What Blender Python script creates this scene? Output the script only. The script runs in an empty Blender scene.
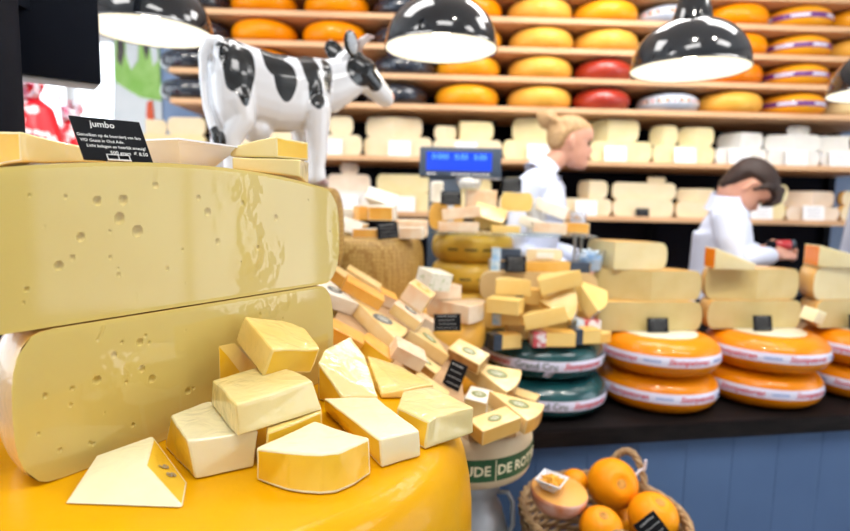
import bpy, bmesh, math, random
from mathutils import Vector, Matrix, Euler, noise
from mathutils.bvhtree import BVHTree
random.seed(7)
S = bpy.context.scene
COL = S.collection
R = math.radians
pi = math.pi

# ------------------------------------------------------------------ camera
FPX, CX, CY = 560.0, 425.0, 265.5
PIT = math.atan((265.5 - 203) / FPX)
ROLL = 0.022
CAM = Vector((0, 0, 1.40))
_F = Vector((0, math.cos(PIT), -math.sin(PIT)))
_R0 = Vector((1, 0, 0))
_U0 = Vector((0, math.sin(PIT), math.cos(PIT)))
_R = _R0 * math.cos(ROLL) + _U0 * math.sin(ROLL)
_U = _U0 * math.cos(ROLL) - _R0 * math.sin(ROLL)


def ray(px, py):
    return _F + _R * ((px - CX) / FPX) - _U * ((py - CY) / FPX)


def at(px, py, Y):
    d = ray(px, py)
    return CAM + d * (Y / d.y)


def gz(px, py, z):
    d = ray(px, py)
    return CAM + d * ((z - CAM.z) / d.z)


def proj(p):
    q = p - CAM
    w = q.dot(_F)
    return CX + FPX * q.dot(_R) / w, CY - FPX * q.dot(_U) / w


cam_d = bpy.data.cameras.new('camera')
cam = bpy.data.objects.new('camera', cam_d)
COL.objects.link(cam)
cam.matrix_world = Matrix((
    (_R.x, _U.x, -_F.x, CAM.x), (_R.y, _U.y, -_F.y, CAM.y), (_R.z, _U.z, -_F.z, CAM.z), (0, 0, 0, 1)))
cam_d.sensor_width = 36
cam_d.lens = 36 * FPX / 850
cam_d.clip_start = 0.02
cam_d.dof.use_dof = True
cam_d.dof.focus_distance = 0.74
cam_d.dof.aperture_fstop = 2.9
S.camera = cam

# ------------------------------------------------------------------ materials
MATS = {}


def mat(name, col, rough=0.5, col2=None, nscale=8.0, lo=0.35, hi=0.65, bump=0.0, bscale=40.0, coat=0.0, coat_rough=0.06,
        wrap=0.0, wscale=30.0, wmask=0.0, metal=0.0, sss=0.0, spec=0.5, trans=0.0, ior=1.45, emit=None, estr=0.0, stretch=None, alpha=1.0, detail=3.0):
    if name in MATS:
        return MATS[name]
    m = bpy.data.materials.new(name)
    m.use_nodes = True
    nt = m.node_tree
    b = nt.nodes['Principled BSDF']
    I = b.inputs
    I['Base Color'].default_value = (*col, 1)
    I['Roughness'].default_value = rough
    I['Metallic'].default_value = metal
    I['Specular IOR Level'].default_value = spec
    I['IOR'].default_value = ior
    I['Coat Weight'].default_value = coat
    I['Coat Roughness'].default_value = coat_rough
    I['Transmission Weight'].default_value = trans
    I['Alpha'].default_value = alpha
    if sss:
        I['Subsurface Weight'].default_value = sss
        I['Subsurface Radius'].default_value = (1.0, 0.7, 0.35)
        I['Subsurface Scale'].default_value = 0.012
    if emit:
        I['Emission Color'].default_value = (*emit, 1)
        I['Emission Strength'].default_value = estr
    tc = nt.nodes.new('ShaderNodeTexCoord')
    src = tc.outputs['Object']
    if stretch:
        mp = nt.nodes.new('ShaderNodeMapping')
        mp.inputs['Scale'].default_value = stretch
        nt.links.new(src, mp.inputs['Vector'])
        src = mp.outputs['Vector']
    if col2:
        n = nt.nodes.new('ShaderNodeTexNoise')
        n.inputs['Scale'].default_value = nscale
        n.inputs['Detail'].default_value = detail
        nt.links.new(src, n.inputs['Vector'])
        r = nt.nodes.new('ShaderNodeValToRGB')
        r.color_ramp.elements[0].position = lo
        r.color_ramp.elements[0].color = (*col, 1)
        r.color_ramp.elements[1].position = hi
        r.color_ramp.elements[1].color = (*col2, 1)
        nt.links.new(n.outputs['Fac'], r.inputs['Fac'])
        nt.links.new(r.outputs['Color'], I['Base Color'])
    if bump:
        n = nt.nodes.new('ShaderNodeTexNoise')
        n.inputs['Scale'].default_value = bscale
        n.inputs['Detail'].default_value = 4
        nt.links.new(src, n.inputs['Vector'])
        bp = nt.nodes.new('ShaderNodeBump')
        bp.inputs['Strength'].default_value = bump
        bp.inputs['Distance'].default_value = 0.004
        nt.links.new(n.outputs['Fac'], bp.inputs['Height'])
        nt.links.new(bp.outputs['Normal'], I['Normal'])
    if wrap:     # crinkled cling film: a rippled clear coat
        n = nt.nodes.new('ShaderNodeTexNoise')
        n.inputs['Scale'].default_value = wscale
        n.inputs['Detail'].default_value = 3
        n.inputs['Distortion'].default_value = 1.2
        nt.links.new(tc.outputs['Object'], n.inputs['Vector'])
        bp = nt.nodes.new('ShaderNodeBump')
        bp.inputs['Strength'].default_value = wrap
        bp.inputs['Distance'].default_value = 0.006
        if wmask:
            n2 = nt.nodes.new('ShaderNodeTexNoise')
            n2.inputs['Scale'].default_value = wmask
            nt.links.new(tc.outputs['Object'], n2.inputs['Vector'])
            r2 = nt.nodes.new('ShaderNodeMapRange')
            r2.inputs['From Min'].default_value = 0.47
            r2.inputs['From Max'].default_value = 0.60
            r2.inputs['To Min'].default_value = 0.06
            r2.inputs['To Max'].default_value = wrap
            nt.links.new(n2.outputs['Fac'], r2.inputs['Value'])
            nt.links.new(r2.outputs['Result'], bp.inputs['Strength'])
        nt.links.new(n.outputs['Fac'], bp.inputs['Height'])
        nt.links.new(bp.outputs['Normal'], I['Coat Normal'])
    MATS[name] = m
    return m


def cut_mat(name, col, col2):
    return mat(name, col, 0.45, col2, 14, 0.3, 0.7, bump=0.12, bscale=90, sss=0.25)


def node_mat(name):
    m = bpy.data.materials.new(name)
    m.use_nodes = True
    MATS[name] = m
    return m, m.node_tree, m.node_tree.nodes['Principled BSDF']


# rinds and cut faces
orange_rind = mat('orange_rind', (0.80, 0.235, 0.0005), 0.36, (0.83, 0.28, 0.001), 6, coat=0.3, coat_rough=0.10, spec=0.12)
deep_rind = mat('deep_orange_rind', (0.76, 0.19, 0.001), 0.34, (0.80, 0.235, 0.002), 6, coat=0.45, coat_rough=0.12, spec=0.2)
yellow_rind = mat('yellow_rind', (0.82, 0.37, 0.015), 0.35, (0.80, 0.32, 0.010), 9, coat=0.4, coat_rough=0.15, spec=0.2)
pale_rind = mat('pale_rind', (0.80, 0.44, 0.075), 0.4, (0.75, 0.38, 0.05), 12, coat=0.35, coat_rough=0.2, spec=0.2)
cream_rind = mat('cream_rind', (0.80, 0.66, 0.36), 0.4, (0.76, 0.6, 0.3), 10, coat=0.3, coat_rough=0.2)
red_rind = mat('red_wax', (0.42, 0.035, 0.015), 0.25, (0.36, 0.025, 0.012), 9, coat=0.8)
black_rind = mat('black_wax', (0.010, 0.013, 0.022), 0.2, (0.02, 0.03, 0.05), 9, coat=0.9, coat_rough=0.1)
grey_rind = mat('bluegrey_rind', (0.36, 0.42, 0.54), 0.35, (0.44, 0.5, 0.6), 9, coat=0.3)
green_rind = mat('green_wax', (0.006, 0.050, 0.058), 0.24, (0.010, 0.075, 0.082), 12, bump=0.15, bscale=26, coat=0.5, coat_rough=0.12)
stomp_rind = mat('orange_wax', (0.72, 0.20, 0.0008), 0.32, (0.75, 0.235, 0.001), 7, coat=0.4, coat_rough=0.08, spec=0.2)
mustard_rind = mat('mustard_rind', (0.82, 0.50, 0.06), 0.4, (0.74, 0.43, 0.045), 10, coat=0.25, coat_rough=0.2)
jumbo_rind = mat('jumbo_yellow_wax', (0.68, 0.315, 0.0005), 0.36, (0.71, 0.36, 0.001), 5, bump=0.12, bscale=60, coat=0.18, coat_rough=0.06, wrap=0.10, wscale=70, spec=0.12)
jumbo_edge = mat('jumbo_golden_rind', (0.80, 0.47, 0.09), 0.4, (0.70, 0.36, 0.06), 10, coat=0.6, wrap=0.25, wscale=40)
chunk_rind = mat('chunk_yellow_rind', (0.80, 0.45, 0.010), 0.36, (0.82, 0.52, 0.05), 12, coat=0.35, wrap=0.3, wscale=40, spec=0.2)
jumbo_cut = mat('jumbo_cut_face', (0.68, 0.515, 0.132), 0.5, (0.71, 0.565, 0.175), 7, 0.3, 0.7, sss=0.15, spec=0.2, coat=0.2, coat_rough=0.05)
chunk_cut = mat('chunk_cut_face', (0.75, 0.60, 0.235), 0.42, (0.77, 0.65, 0.31), 10, 0.3, 0.7, bump=0.05, bscale=90, sss=0.2, coat=0.9, coat_rough=0.05, wrap=0.5, wscale=30)
white_cut = mat('young_cut_face', (0.87, 0.78, 0.46), 0.42, (0.89, 0.82, 0.55), 10, 0.3, 0.7, bump=0.05, bscale=90, sss=0.2, coat=0.9, coat_rough=0.05, wrap=0.5, wscale=30)
golden_cut = mat('golden_cut_face', (0.82, 0.56, 0.14), 0.42, (0.84, 0.62, 0.21), 10, bump=0.05, bscale=90, sss=0.2, coat=0.9, wrap=0.5, wscale=30)
cream_cut = cut_mat('cream_cut_face', (0.75, 0.63, 0.42), (0.77, 0.67, 0.48))
butter_cut = cut_mat('butter_cut_face', (0.75, 0.64, 0.34), (0.77, 0.68, 0.42))
goat_cut = cut_mat('goat_cut_face', (0.72, 0.71, 0.68), (0.79, 0.78, 0.75))
pink_cut = cut_mat('pinkish_cut_face', (0.74, 0.60, 0.47), (0.79, 0.68, 0.57))
stack_cut = cut_mat('stack_cut_face', (0.55, 0.425, 0.175), (0.60, 0.485, 0.225))
stack_cut2 = cut_mat('stack_pale_cut_face', (0.68, 0.58, 0.31), (0.72, 0.64, 0.39))
orange_edge = mat('orange_edge_rind', (0.82, 0.45, 0.10), 0.4, (0.78, 0.52, 0.2), 12, coat=0.3)
tan_edge = mat('tan_edge_rind', (0.74, 0.55, 0.28), 0.45, (0.78, 0.62, 0.38), 14)
pack_top = mat('wrapped_pale_cheese', (0.784, 0.536, 0.209), 0.4, (0.813, 0.615, 0.293), 16, coat=0.8, coat_rough=0.05, wrap=0.5, wscale=45, spec=0.3)
pack_orange = mat('wrapped_orange_cheese', (0.764, 0.331, 0.037), 0.4, (0.804, 0.432, 0.081), 18, coat=0.8, coat_rough=0.05, wrap=0.5, wscale=45)
pack_pink = mat('wrapped_pinkish_cheese', (0.784, 0.527, 0.323), 0.4, (0.833, 0.692, 0.521), 22, coat=0.9, coat_rough=0.05, wrap=0.7, wscale=55)
pack_white = mat('wrapped_white_cheese', (0.804, 0.741, 0.607), 0.4, (0.882, 0.848, 0.758), 22, coat=0.9, coat_rough=0.05, wrap=0.7, wscale=55)
pack_brown = mat('wrapped_brown_rind', (0.26, 0.11, 0.02), 0.4, (0.46, 0.22, 0.05), 30, coat=0.9, coat_rough=0.05, wrap=0.6, wscale=55)
pack_gold = mat('wedge_golden_cheese', (0.764, 0.405, 0.067), 0.4, (0.804, 0.478, 0.111), 14, coat=0.4, coat_rough=0.15, wrap=0.2)
pack_goldcut = mat('wedge_golden_cut', (0.813, 0.543, 0.155), 0.42, (0.833, 0.598, 0.207), 14, coat=0.3, coat_rough=0.15, wrap=0.2)
speckle = mat('herb_cheese', (0.86, 0.84, 0.72), 0.4, (0.45, 0.52, 0.24), 90, 0.55, 0.7, coat=0.6, wrap=0.3)
brie_white = mat('brie_white', (0.9, 0.88, 0.84), 0.5, (0.86, 0.82, 0.74), 20, sss=0.2)
# other surfaces
card_black = mat('slate_card', (0.006, 0.007, 0.010), 0.6, (0.010, 0.011, 0.014), 20, spec=0.15)
chalk = mat('chalk_white', (0.80, 0.81, 0.80), 0.8)
chalk_dim = mat('chalk_thin', (0.34, 0.35, 0.36), 0.8)
paper = mat('price_paper', (0.86, 0.87, 0.9), 0.6, (0.82, 0.83, 0.87), 20)
ink = mat('faint_ink', (0.52, 0.54, 0.6), 0.7)
dark_ink = mat('dark_print', (0.05, 0.045, 0.04), 0.6)
red_ink = mat('red_print', (0.62, 0.03, 0.05), 0.5)
blue_ink = mat('blue_print', (0.10, 0.26, 0.60), 0.5)
green_ink = mat('bottle_green_print', (0.015, 0.075, 0.055), 0.5)
band_white = mat('band_white', (0.68, 0.67, 0.86), 0.4, (0.72, 0.72, 0.88), 10, coat=0.3)
band_green = mat('band_green', (0.02, 0.085, 0.030), 0.5, (0.028, 0.11, 0.04), 20)
band_purple = mat('band_purple', (0.14, 0.03, 0.20), 0.35, coat=0.4)
band_cream = mat('band_cream', (0.86, 0.78, 0.52), 0.5)
sticker_grey = mat('sticker_grey', (0.10, 0.11, 0.11), 0.4, (0.15, 0.16, 0.15), 30)
sticker_olive = mat('sticker_olive', (0.17, 0.19, 0.06), 0.4, (0.26, 0.28, 0.11), 60)
sticker_orange = mat('sticker_orange', (0.80, 0.30, 0.03), 0.4)
sticker_blue = mat('label_pale_blue', (0.34, 0.55, 0.78), 0.3, (0.7, 0.8, 0.9), 30, 0.4, 0.6, coat=0.5)
label_dark = mat('label_dark_blue', (0.03, 0.045, 0.07), 0.3, (0.06, 0.08, 0.12), 20, coat=0.4)
label_red = mat('label_red_white', (0.55, 0.08, 0.10), 0.3, (0.8, 0.75, 0.78), 40, 0.45, 0.55, coat=0.4)
top_paper = mat('wheel_top_paper', (0.78, 0.72, 0.56), 0.5, (0.62, 0.58, 0.44), 18)
shelf_wood = mat('shelf_wood', (0.62, 0.36, 0.19), 0.55, (0.70, 0.44, 0.25), 5, stretch=(0.8, 9, 9), bump=0.08, bscale=20)
crate_wood = mat('crate_wood', (0.42, 0.25, 0.12), 0.65, (0.5, 0.31, 0.16), 6, stretch=(1, 8, 8))
counter_black = mat('counter_black_wood', (0.004, 0.0035, 0.004), 0.5, (0.012, 0.009, 0.009), 7, stretch=(1.0, 10, 10), bump=0.1, bscale=30, spec=0.15)
panel_blue = mat('panel_blue_grey', (0.080, 0.142, 0.28), 0.6, (0.088, 0.154, 0.30), 4, spec=0.2)
wall_blue = mat('wall_blue_grey', (0.24, 0.34, 0.56), 0.7, (0.27, 0.38, 0.6), 3)
night_panel = mat('dark_back_panel', (0.004, 0.005, 0.012), 0.8, (0.006, 0.008, 0.018), 4, spec=0.2)
white_paint = mat('white_paint', (0.82, 0.83, 0.84), 0.6, (0.85, 0.86, 0.87), 3)
floor_mat = mat('floor_tiles', (0.20, 0.19, 0.18), 0.5, (0.26, 0.25, 0.24), 5)
porcelain = mat('white_porcelain', (0.80, 0.84, 0.94), 0.16, coat=0.5)
enamel_black = mat('enamel_black', (0.012, 0.014, 0.018), 0.12, coat=0.8, coat_rough=0.04)
enamel_cream = mat('enamel_cream', (0.80, 0.78, 0.70), 0.5)
plastic_black = mat('plastic_black', (0.002, 0.003, 0.008), 0.5, (0.003, 0.005, 0.011), 6, spec=0.12)
plastic_grey = mat('plastic_grey', (0.42, 0.43, 0.47), 0.4)
plastic_slate = mat('plastic_slate', (0.05, 0.075, 0.115), 0.4, (0.06, 0.085, 0.13), 10)
steel = mat('galvanised_steel', (0.36, 0.38, 0.40), 0.42, (0.46, 0.47, 0.49), 12, metal=0.7)
wicker = mat('wicker', (0.27, 0.16, 0.075), 0.6, (0.40, 0.27, 0.14), 40, bump=0.3, bscale=120)
skin = mat('skin', (0.68, 0.37, 0.27), 0.5, (0.63, 0.32, 0.23), 12, sss=0.25)
blonde = mat('blonde_hair', (0.55, 0.36, 0.18), 0.5, (0.36, 0.21, 0.09), 20, stretch=(2, 12, 2), bump=0.4, bscale=60)
brown_hair = mat('dark_brown_hair', (0.016, 0.007, 0.006), 0.55, (0.034, 0.015, 0.011), 20, stretch=(3, 12, 3), bump=0.5, bscale=60)
shirt_white = mat('white_shirt', (0.67, 0.74, 0.92), 0.75, (0.63, 0.70, 0.89), 5, bump=0.5, bscale=9)
trouser_dark = mat('dark_trousers', (0.02, 0.022, 0.03), 0.8)
shoe_black = mat('black_shoe', (0.012, 0.012, 0.012), 0.4)
lip = mat('lip', (0.62, 0.24, 0.2), 0.5)
eye_dark = mat('eye_dark', (0.02, 0.015, 0.012), 0.2)
cow_pink = mat('cow_pink', (0.75, 0.42, 0.36), 0.3, coat=0.4)
horn_mat = mat('cow_horn', (0.75, 0.68, 0.66), 0.3, (0.35, 0.2, 0.2), 25, coat=0.4)
red_cloth = mat('red_wrapping', (0.78, 0.015, 0.03), 0.4, coat=0.2)
dot_white = mat('white_dot', (0.9, 0.88, 0.9), 0.4)
ribbon_pink = mat('ribbon_pink', (0.85, 0.10, 0.25), 0.35, (0.92, 0.75, 0.82), 30, 0.45, 0.55)
ribbon_white = mat('ribbon_white', (0.88, 0.84, 0.94), 0.35, (0.3, 0.3, 0.5), 40, 0.55, 0.7)
leaf_green = mat('printed_grass', (0.26, 0.56, 0.10), 0.5, (0.42, 0.70, 0.22), 9)
print_white = mat('printed_white', (0.80, 0.84, 0.88), 0.5, (0.74, 0.80, 0.84), 8)
print_dark = mat('printed_dark', (0.06, 0.05, 0.06), 0.5, (0.13, 0.11, 0.11), 20)
fruit_red = mat('jar_red', (0.5, 0.02, 0.03), 0.3, coat=0.5)
orange_grate = mat('cheese_shreds', (0.86, 0.40, 0.03), 0.5, (0.88, 0.5, 0.08), 60)


def glass_mat(name, tint, rough=0.02):
    """thin clear sheet: lets light straight through, mirrors more at a glancing angle"""
    m, nt, b = node_mat(name)
    tr = nt.nodes.new('ShaderNodeBsdfTransparent')
    tr.inputs['Color'].default_value = (*tint, 1)
    gl = nt.nodes.new('ShaderNodeBsdfGlossy')
    gl.inputs['Roughness'].default_value = rough
    lw = nt.nodes.new('ShaderNodeLayerWeight')
    lw.inputs['Blend'].default_value = 0.25
    mr = nt.nodes.new('ShaderNodeMapRange')
    mr.inputs['To Min'].default_value = 0.04
    mr.inputs['To Max'].default_value = 0.7
    nt.links.new(lw.outputs['Facing'], mr.inputs['Value'])
    mx = nt.nodes.new('ShaderNodeMixShader')
    nt.links.new(mr.outputs['Result'], mx.inputs['Fac'])
    nt.links.new(tr.outputs[0], mx.inputs[1])
    nt.links.new(gl.outputs[0], mx.inputs[2])
    nt.links.new(mx.outputs[0], nt.nodes['Material Output'].inputs['Surface'])
    return m


m, nt, b = node_mat('cling_film')
tr_ = nt.nodes.new('ShaderNodeBsdfTransparent')
gl_ = nt.nodes.new('ShaderNodeBsdfGlossy')
gl_.inputs['Roughness'].default_value = 0.07
mx_ = nt.nodes.new('ShaderNodeMixShader')
fr_ = nt.nodes.new('ShaderNodeLayerWeight')
fr_.inputs['Blend'].default_value = 0.2
mr_ = nt.nodes.new('ShaderNodeMapRange')
mr_.inputs['To Min'].default_value = 0.012
mr_.inputs['To Max'].default_value = 0.55
nt.links.new(fr_.outputs['Facing'], mr_.inputs['Value'])
nt.links.new(mr_.outputs['Result'], mx_.inputs['Fac'])
nt.links.new(tr_.outputs[0], mx_.inputs[1])
nt.links.new(gl_.outputs[0], mx_.inputs[2])
nt.links.new(mx_.outputs[0], nt.nodes['Material Output'].inputs['Surface'])
cling = m
clear_glass = glass_mat('clear_glass', (0.9, 0.97, 0.95))
clear_plastic = glass_mat('clear_plastic', (0.95, 0.97, 1.0), 0.08)

# parmesan: rows of tiny pin dots pressed into the rind
m, nt, b = node_mat('dotted_parmesan_rind')
tc = nt.nodes.new('ShaderNodeTexCoord')
vo = nt.nodes.new('ShaderNodeTexVoronoi')
vo.inputs['Scale'].default_value = 76
vo.inputs['Randomness'].default_value = 0.35
vo.feature = 'DISTANCE_TO_EDGE'
nt.links.new(tc.outputs['Object'], vo.inputs['Vector'])
cr = nt.nodes.new('ShaderNodeValToRGB')
cr.color_ramp.elements[0].position = 0.05
cr.color_ramp.elements[0].color = (0.30, 0.16, 0.03, 1)
cr.color_ramp.elements[1].position = 0.22
cr.color_ramp.elements[1].color = (0.49, 0.32, 0.09, 1)
nt.links.new(vo.outputs['Distance'], cr.inputs['Fac'])
nt.links.new(cr.outputs['Color'], b.inputs['Base Color'])
bp = nt.nodes.new('ShaderNodeBump')
bp.inputs['Strength'].default_value = 0.4
bp.inputs['Distance'].default_value = 0.003
nt.links.new(cr.outputs['Color'], bp.inputs['Height'])
nt.links.new(bp.outputs['Normal'], b.inputs['Normal'])
b.inputs['Roughness'].default_value = 0.5
parm_rind = m

# cow: glossy white with black patches taken from a mesh attribute
m, nt, b = node_mat('cow_glaze')
an = nt.nodes.new('ShaderNodeAttribute')
an.attribute_name = 'patch'
cr = nt.nodes.new('ShaderNodeValToRGB')
cr.color_ramp.elements[0].position = 0.47
cr.color_ramp.elements[0].color = (0.84, 0.86, 0.9, 1)
cr.color_ramp.elements[1].position = 0.53
cr.color_ramp.elements[1].color = (0.012, 0.014, 0.016, 1)
nt.links.new(an.outputs['Fac'], cr.inputs['Fac'])
nt.links.new(cr.outputs['Color'], b.inputs['Base Color'])
b.inputs['Roughness'].default_value = 0.2
b.inputs['Coat Weight'].default_value = 0.6
b.inputs['Coat Roughness'].default_value = 0.08
cow_glaze = m

# scale display: lit blue screen
lcd_blue = mat('lcd_blue', (0.005, 0.03, 0.35), 0.2, emit=(0.0, 0.06, 0.85), estr=0.9, coat=0.5)
lcd_digit = mat('lcd_digit', (0.1, 0.4, 0.9), 0.3, emit=(0.12, 0.40, 1.0), estr=1.0)
bulb_mat = mat('bulb_glow', (1, 0.95, 0.85), 0.3, emit=(1.0, 0.93, 0.8), estr=6)


# ------------------------------------------------------------------ mesh helpers
def mesh_obj(name, verts, faces, m=None, parent=None, smooth=True, angle=40, mats=None, idx=None):
    me = bpy.data.meshes.new(name)
    me.from_pydata([tuple(v) for v in verts], [], faces)
    for mm in (mats or ([m] if m else [])):
        me.materials.append(mm)
    if idx:
        me.polygons.foreach_set('material_index', idx)
    me.update()
    if smooth:
        me.polygons.foreach_set('use_smooth', [True] * len(me.polygons))
        me.set_sharp_from_angle(angle=R(angle))
    o = bpy.data.objects.new(name, me)
    COL.objects.link(o)
    if parent:
        o.parent = parent
    return o


def bm_obj(name, bm, m, parent=None, smooth=True, angle=40):
    bm.normal_update()
    me = bpy.data.meshes.new(name)
    bm.to_mesh(me)
    bm.free()
    me.materials.append(m)
    if smooth:
        me.polygons.foreach_set('use_smooth', [True] * len(me.polygons))
        me.set_sharp_from_angle(angle=R(angle))
    o = bpy.data.objects.new(name, me)
    COL.objects.link(o)
    if parent:
        o.parent = parent
    return o


def empty(name, loc=(0, 0, 0)):
    o = bpy.data.objects.new(name, None)
    o.empty_display_size = 0.05
    COL.objects.link(o)
    o.location = loc
    return o


def tag(o, label, cat, group=None):
    o['label'] = label
    o['category'] = cat
    if group:
        o['group'] = group
    return o


def struct(o):
    o['kind'] = 'structure'
    return o


def copy_tree(o, parent=None):
    c = o.copy()
    COL.objects.link(c)
    if parent:
        c.parent = parent
    for ch in list(o.children):
        copy_tree(ch, c)
    return c


def tree(o):
    out = [o]
    for c in o.children:
        out += tree(c)
    return out


def add_box(bm, cx, cy, cz, sx, sy, sz, mtx=None):
    mm = Matrix.Translation((cx, cy, cz)) @ Matrix.Diagonal((sx, sy, sz, 1))
    if mtx:
        mm = mtx @ mm
    return bmesh.ops.create_cube(bm, size=1.0, matrix=mm)['verts']


def box(name, lo, hi, m, parent=None, bevel=0.0, seg=2):
    bm = bmesh.new()
    add_box(bm, *[(a + b_) / 2 for a, b_ in zip(lo, hi)], *[b_ - a for a, b_ in zip(lo, hi)])
    if bevel:
        bmesh.ops.bevel(bm, geom=bm.edges[:], offset=bevel, segments=seg, affect='EDGES', profile=0.5)
    return bm_obj(name, bm, m, parent)


def lathe(name, prof, m, parent=None, n=48, a0=0.0, a1=2 * pi, angle=40, closed_ends=False):
    """prof: list of (r, z). Full turn unless a0/a1 say otherwise."""
    full = abs(a1 - a0 - 2 * pi) < 1e-6
    na = n if full else n + 1
    verts, faces = [], []
    for (r, z) in prof:
        for k in range(na):
            a = a0 + (a1 - a0) * k / n
            verts.append((r * math.cos(a), r * math.sin(a), z))
    for i in range(len(prof) - 1):
        for k in range(n):
            k2 = (k + 1) % na
            a_, b_, c_, d_ = i * na + k, i * na + k2, (i + 1) * na + k2, (i + 1) * na + k
            if prof[i][0] < 1e-6:
                faces.append((a_, c_, d_))
            elif prof[i + 1][0] < 1e-6:
                faces.append((a_, b_, c_))
            else:
                faces.append((a_, b_, c_, d_))
    o = mesh_obj(name, verts, faces, m, parent, True, angle)
    if full:
        bm = bmesh.new()
        bm.from_mesh(o.data)
        bmesh.ops.remove_doubles(bm, verts=bm.verts, dist=1e-6)
        bm.to_mesh(o.data)
        bm.free()
    return o


def wheel_prof(Rm, H, c, mexp=2.2, n=14):
    """side profile from the bottom rim to the top rim, bulging by c"""
    out = []
    for i in range(n + 1):
        ph = -pi / 2 + pi * i / n
        cc, ss = max(0.0, math.cos(ph)), math.sin(ph)
        r = Rm - c + c * cc ** (2 / mexp)
        z = H / 2 + H / 2 * math.copysign(abs(ss) ** (2 / mexp), ss)
        out.append((r, z))
    return out


def prof_r(prof, z):
    for (r0, z0), (r1, z1) in zip(prof, prof[1:]):
        if z0 <= z <= z1:
            t = 0 if z1 == z0 else (z - z0) / (z1 - z0)
            return r0 + (r1 - r0) * t
    return prof[-1][0]


def wheel(name, Rm, H, c, m, mexp=2.2, n=48, parent=None):
    p = wheel_prof(Rm, H, c, mexp)
    return lathe(name, [(0, 0)] + p + [(0, H)], m, parent, n, angle=60), p


def band(name, prof, z0, z1, m, parent, a0=0.0, a1=2 * pi, off=0.0008, n=64, pattern=None):
    """a printed strip that hugs the wheel's side"""
    zs = [z0 + (z1 - z0) * i / 4 for i in range(5)]
    full = abs(a1 - a0 - 2 * pi) < 1e-6
    verts, faces, idx = [], [], []
    for z in zs:
        for k in range(n + 1):
            a = a0 + (a1 - a0) * k / n
            r = prof_r(prof, z) + off
            verts.append((r * math.cos(a), r * math.sin(a), z))
    for i in range(4):
        for k in range(n):
            faces.append((i * (n + 1) + k, i * (n + 1) + k + 1, (i + 1) * (n + 1) + k + 1, (i + 1) * (n + 1) + k))
            if pattern:
                idx.append(pattern(k, i))
    return mesh_obj(name, verts, faces, None, parent, True, 60, mats=m if isinstance(m, list) else [m], idx=idx or None)


TEXTS = {}


def text_data(txt, size, shear=0.0, bold=0.0):
    key = (txt, size, shear, bold)
    if key in TEXTS:
        return TEXTS[key]
    cu = bpy.data.curves.new('txt', 'FONT')
    cu.body = txt
    cu.size = size
    cu.shear = shear
    cu.offset = bold
    cu.resolution_u = 2
    cu.align_x = 'CENTER'
    cu.align_y = 'CENTER'
    o = bpy.data.objects.new('txt', cu)
    COL.objects.link(o)
    dg = bpy.context.evaluated_depsgraph_get()
    me = bpy.data.meshes.new_from_object(o.evaluated_get(dg))
    vs = [v.co.copy() for v in me.vertices]
    fs = [tuple(p.vertices) for p in me.polygons]
    bpy.data.objects.remove(o)
    bpy.data.curves.remove(cu)
    bpy.data.meshes.remove(me)
    TEXTS[key] = (vs, fs)
    return vs, fs


def flat_text(name, txt, size, m, parent, mtx, shear=0.0, bold=0.0, jitter=0.0):
    vs, fs = text_data(txt, size, shear, bold)
    return mesh_obj(name, [mtx @ v for v in vs], fs, m, parent, False)


def ring_text(name, items, prof, zc, parent, m, off=0.0016):
    """items: (text, size, centre angle from the front, shear, bold); front is local -y. One mesh per word."""
    for txt, size, ang, shear, bold in items:
        vs, fs = text_data(txt, size, shear, bold)
        verts = []
        for v in vs:
            z = zc + v.y
            r = prof_r(prof, z) + off
            a = ang + v.x / r
            verts.append((r * math.sin(a), -r * math.cos(a), z))
        mesh_obj(name, verts, fs, m, parent, False)


def ring_marks(name, angs, width, hgt, prof, zc, parent, m, seed=1, off=0.0016):
    """small unreadable print marks round a wheel's side, one mesh per mark group"""
    rd_ = random.Random(seed)
    for ang in angs:
        verts, faces = [], []
        x = -width / 2
        while x < width / 2:
            w_ = hgt * rd_.uniform(0.35, 0.8)
            b0 = len(verts)
            for dx, dz in ((0, -0.5), (w_, -0.5), (w_, 0.5), (0, 0.5)):
                z = zc + dz * hgt
                r = prof_r(prof, z) + off
                aa = ang + (x + dx) / r
                verts.append((r * math.sin(aa), -r * math.cos(aa), z))
            faces.append((b0, b0 + 1, b0 + 2, b0 + 3))
            x += w_ + hgt * 0.28
        mesh_obj(name, verts, faces, m, parent, False)


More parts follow.
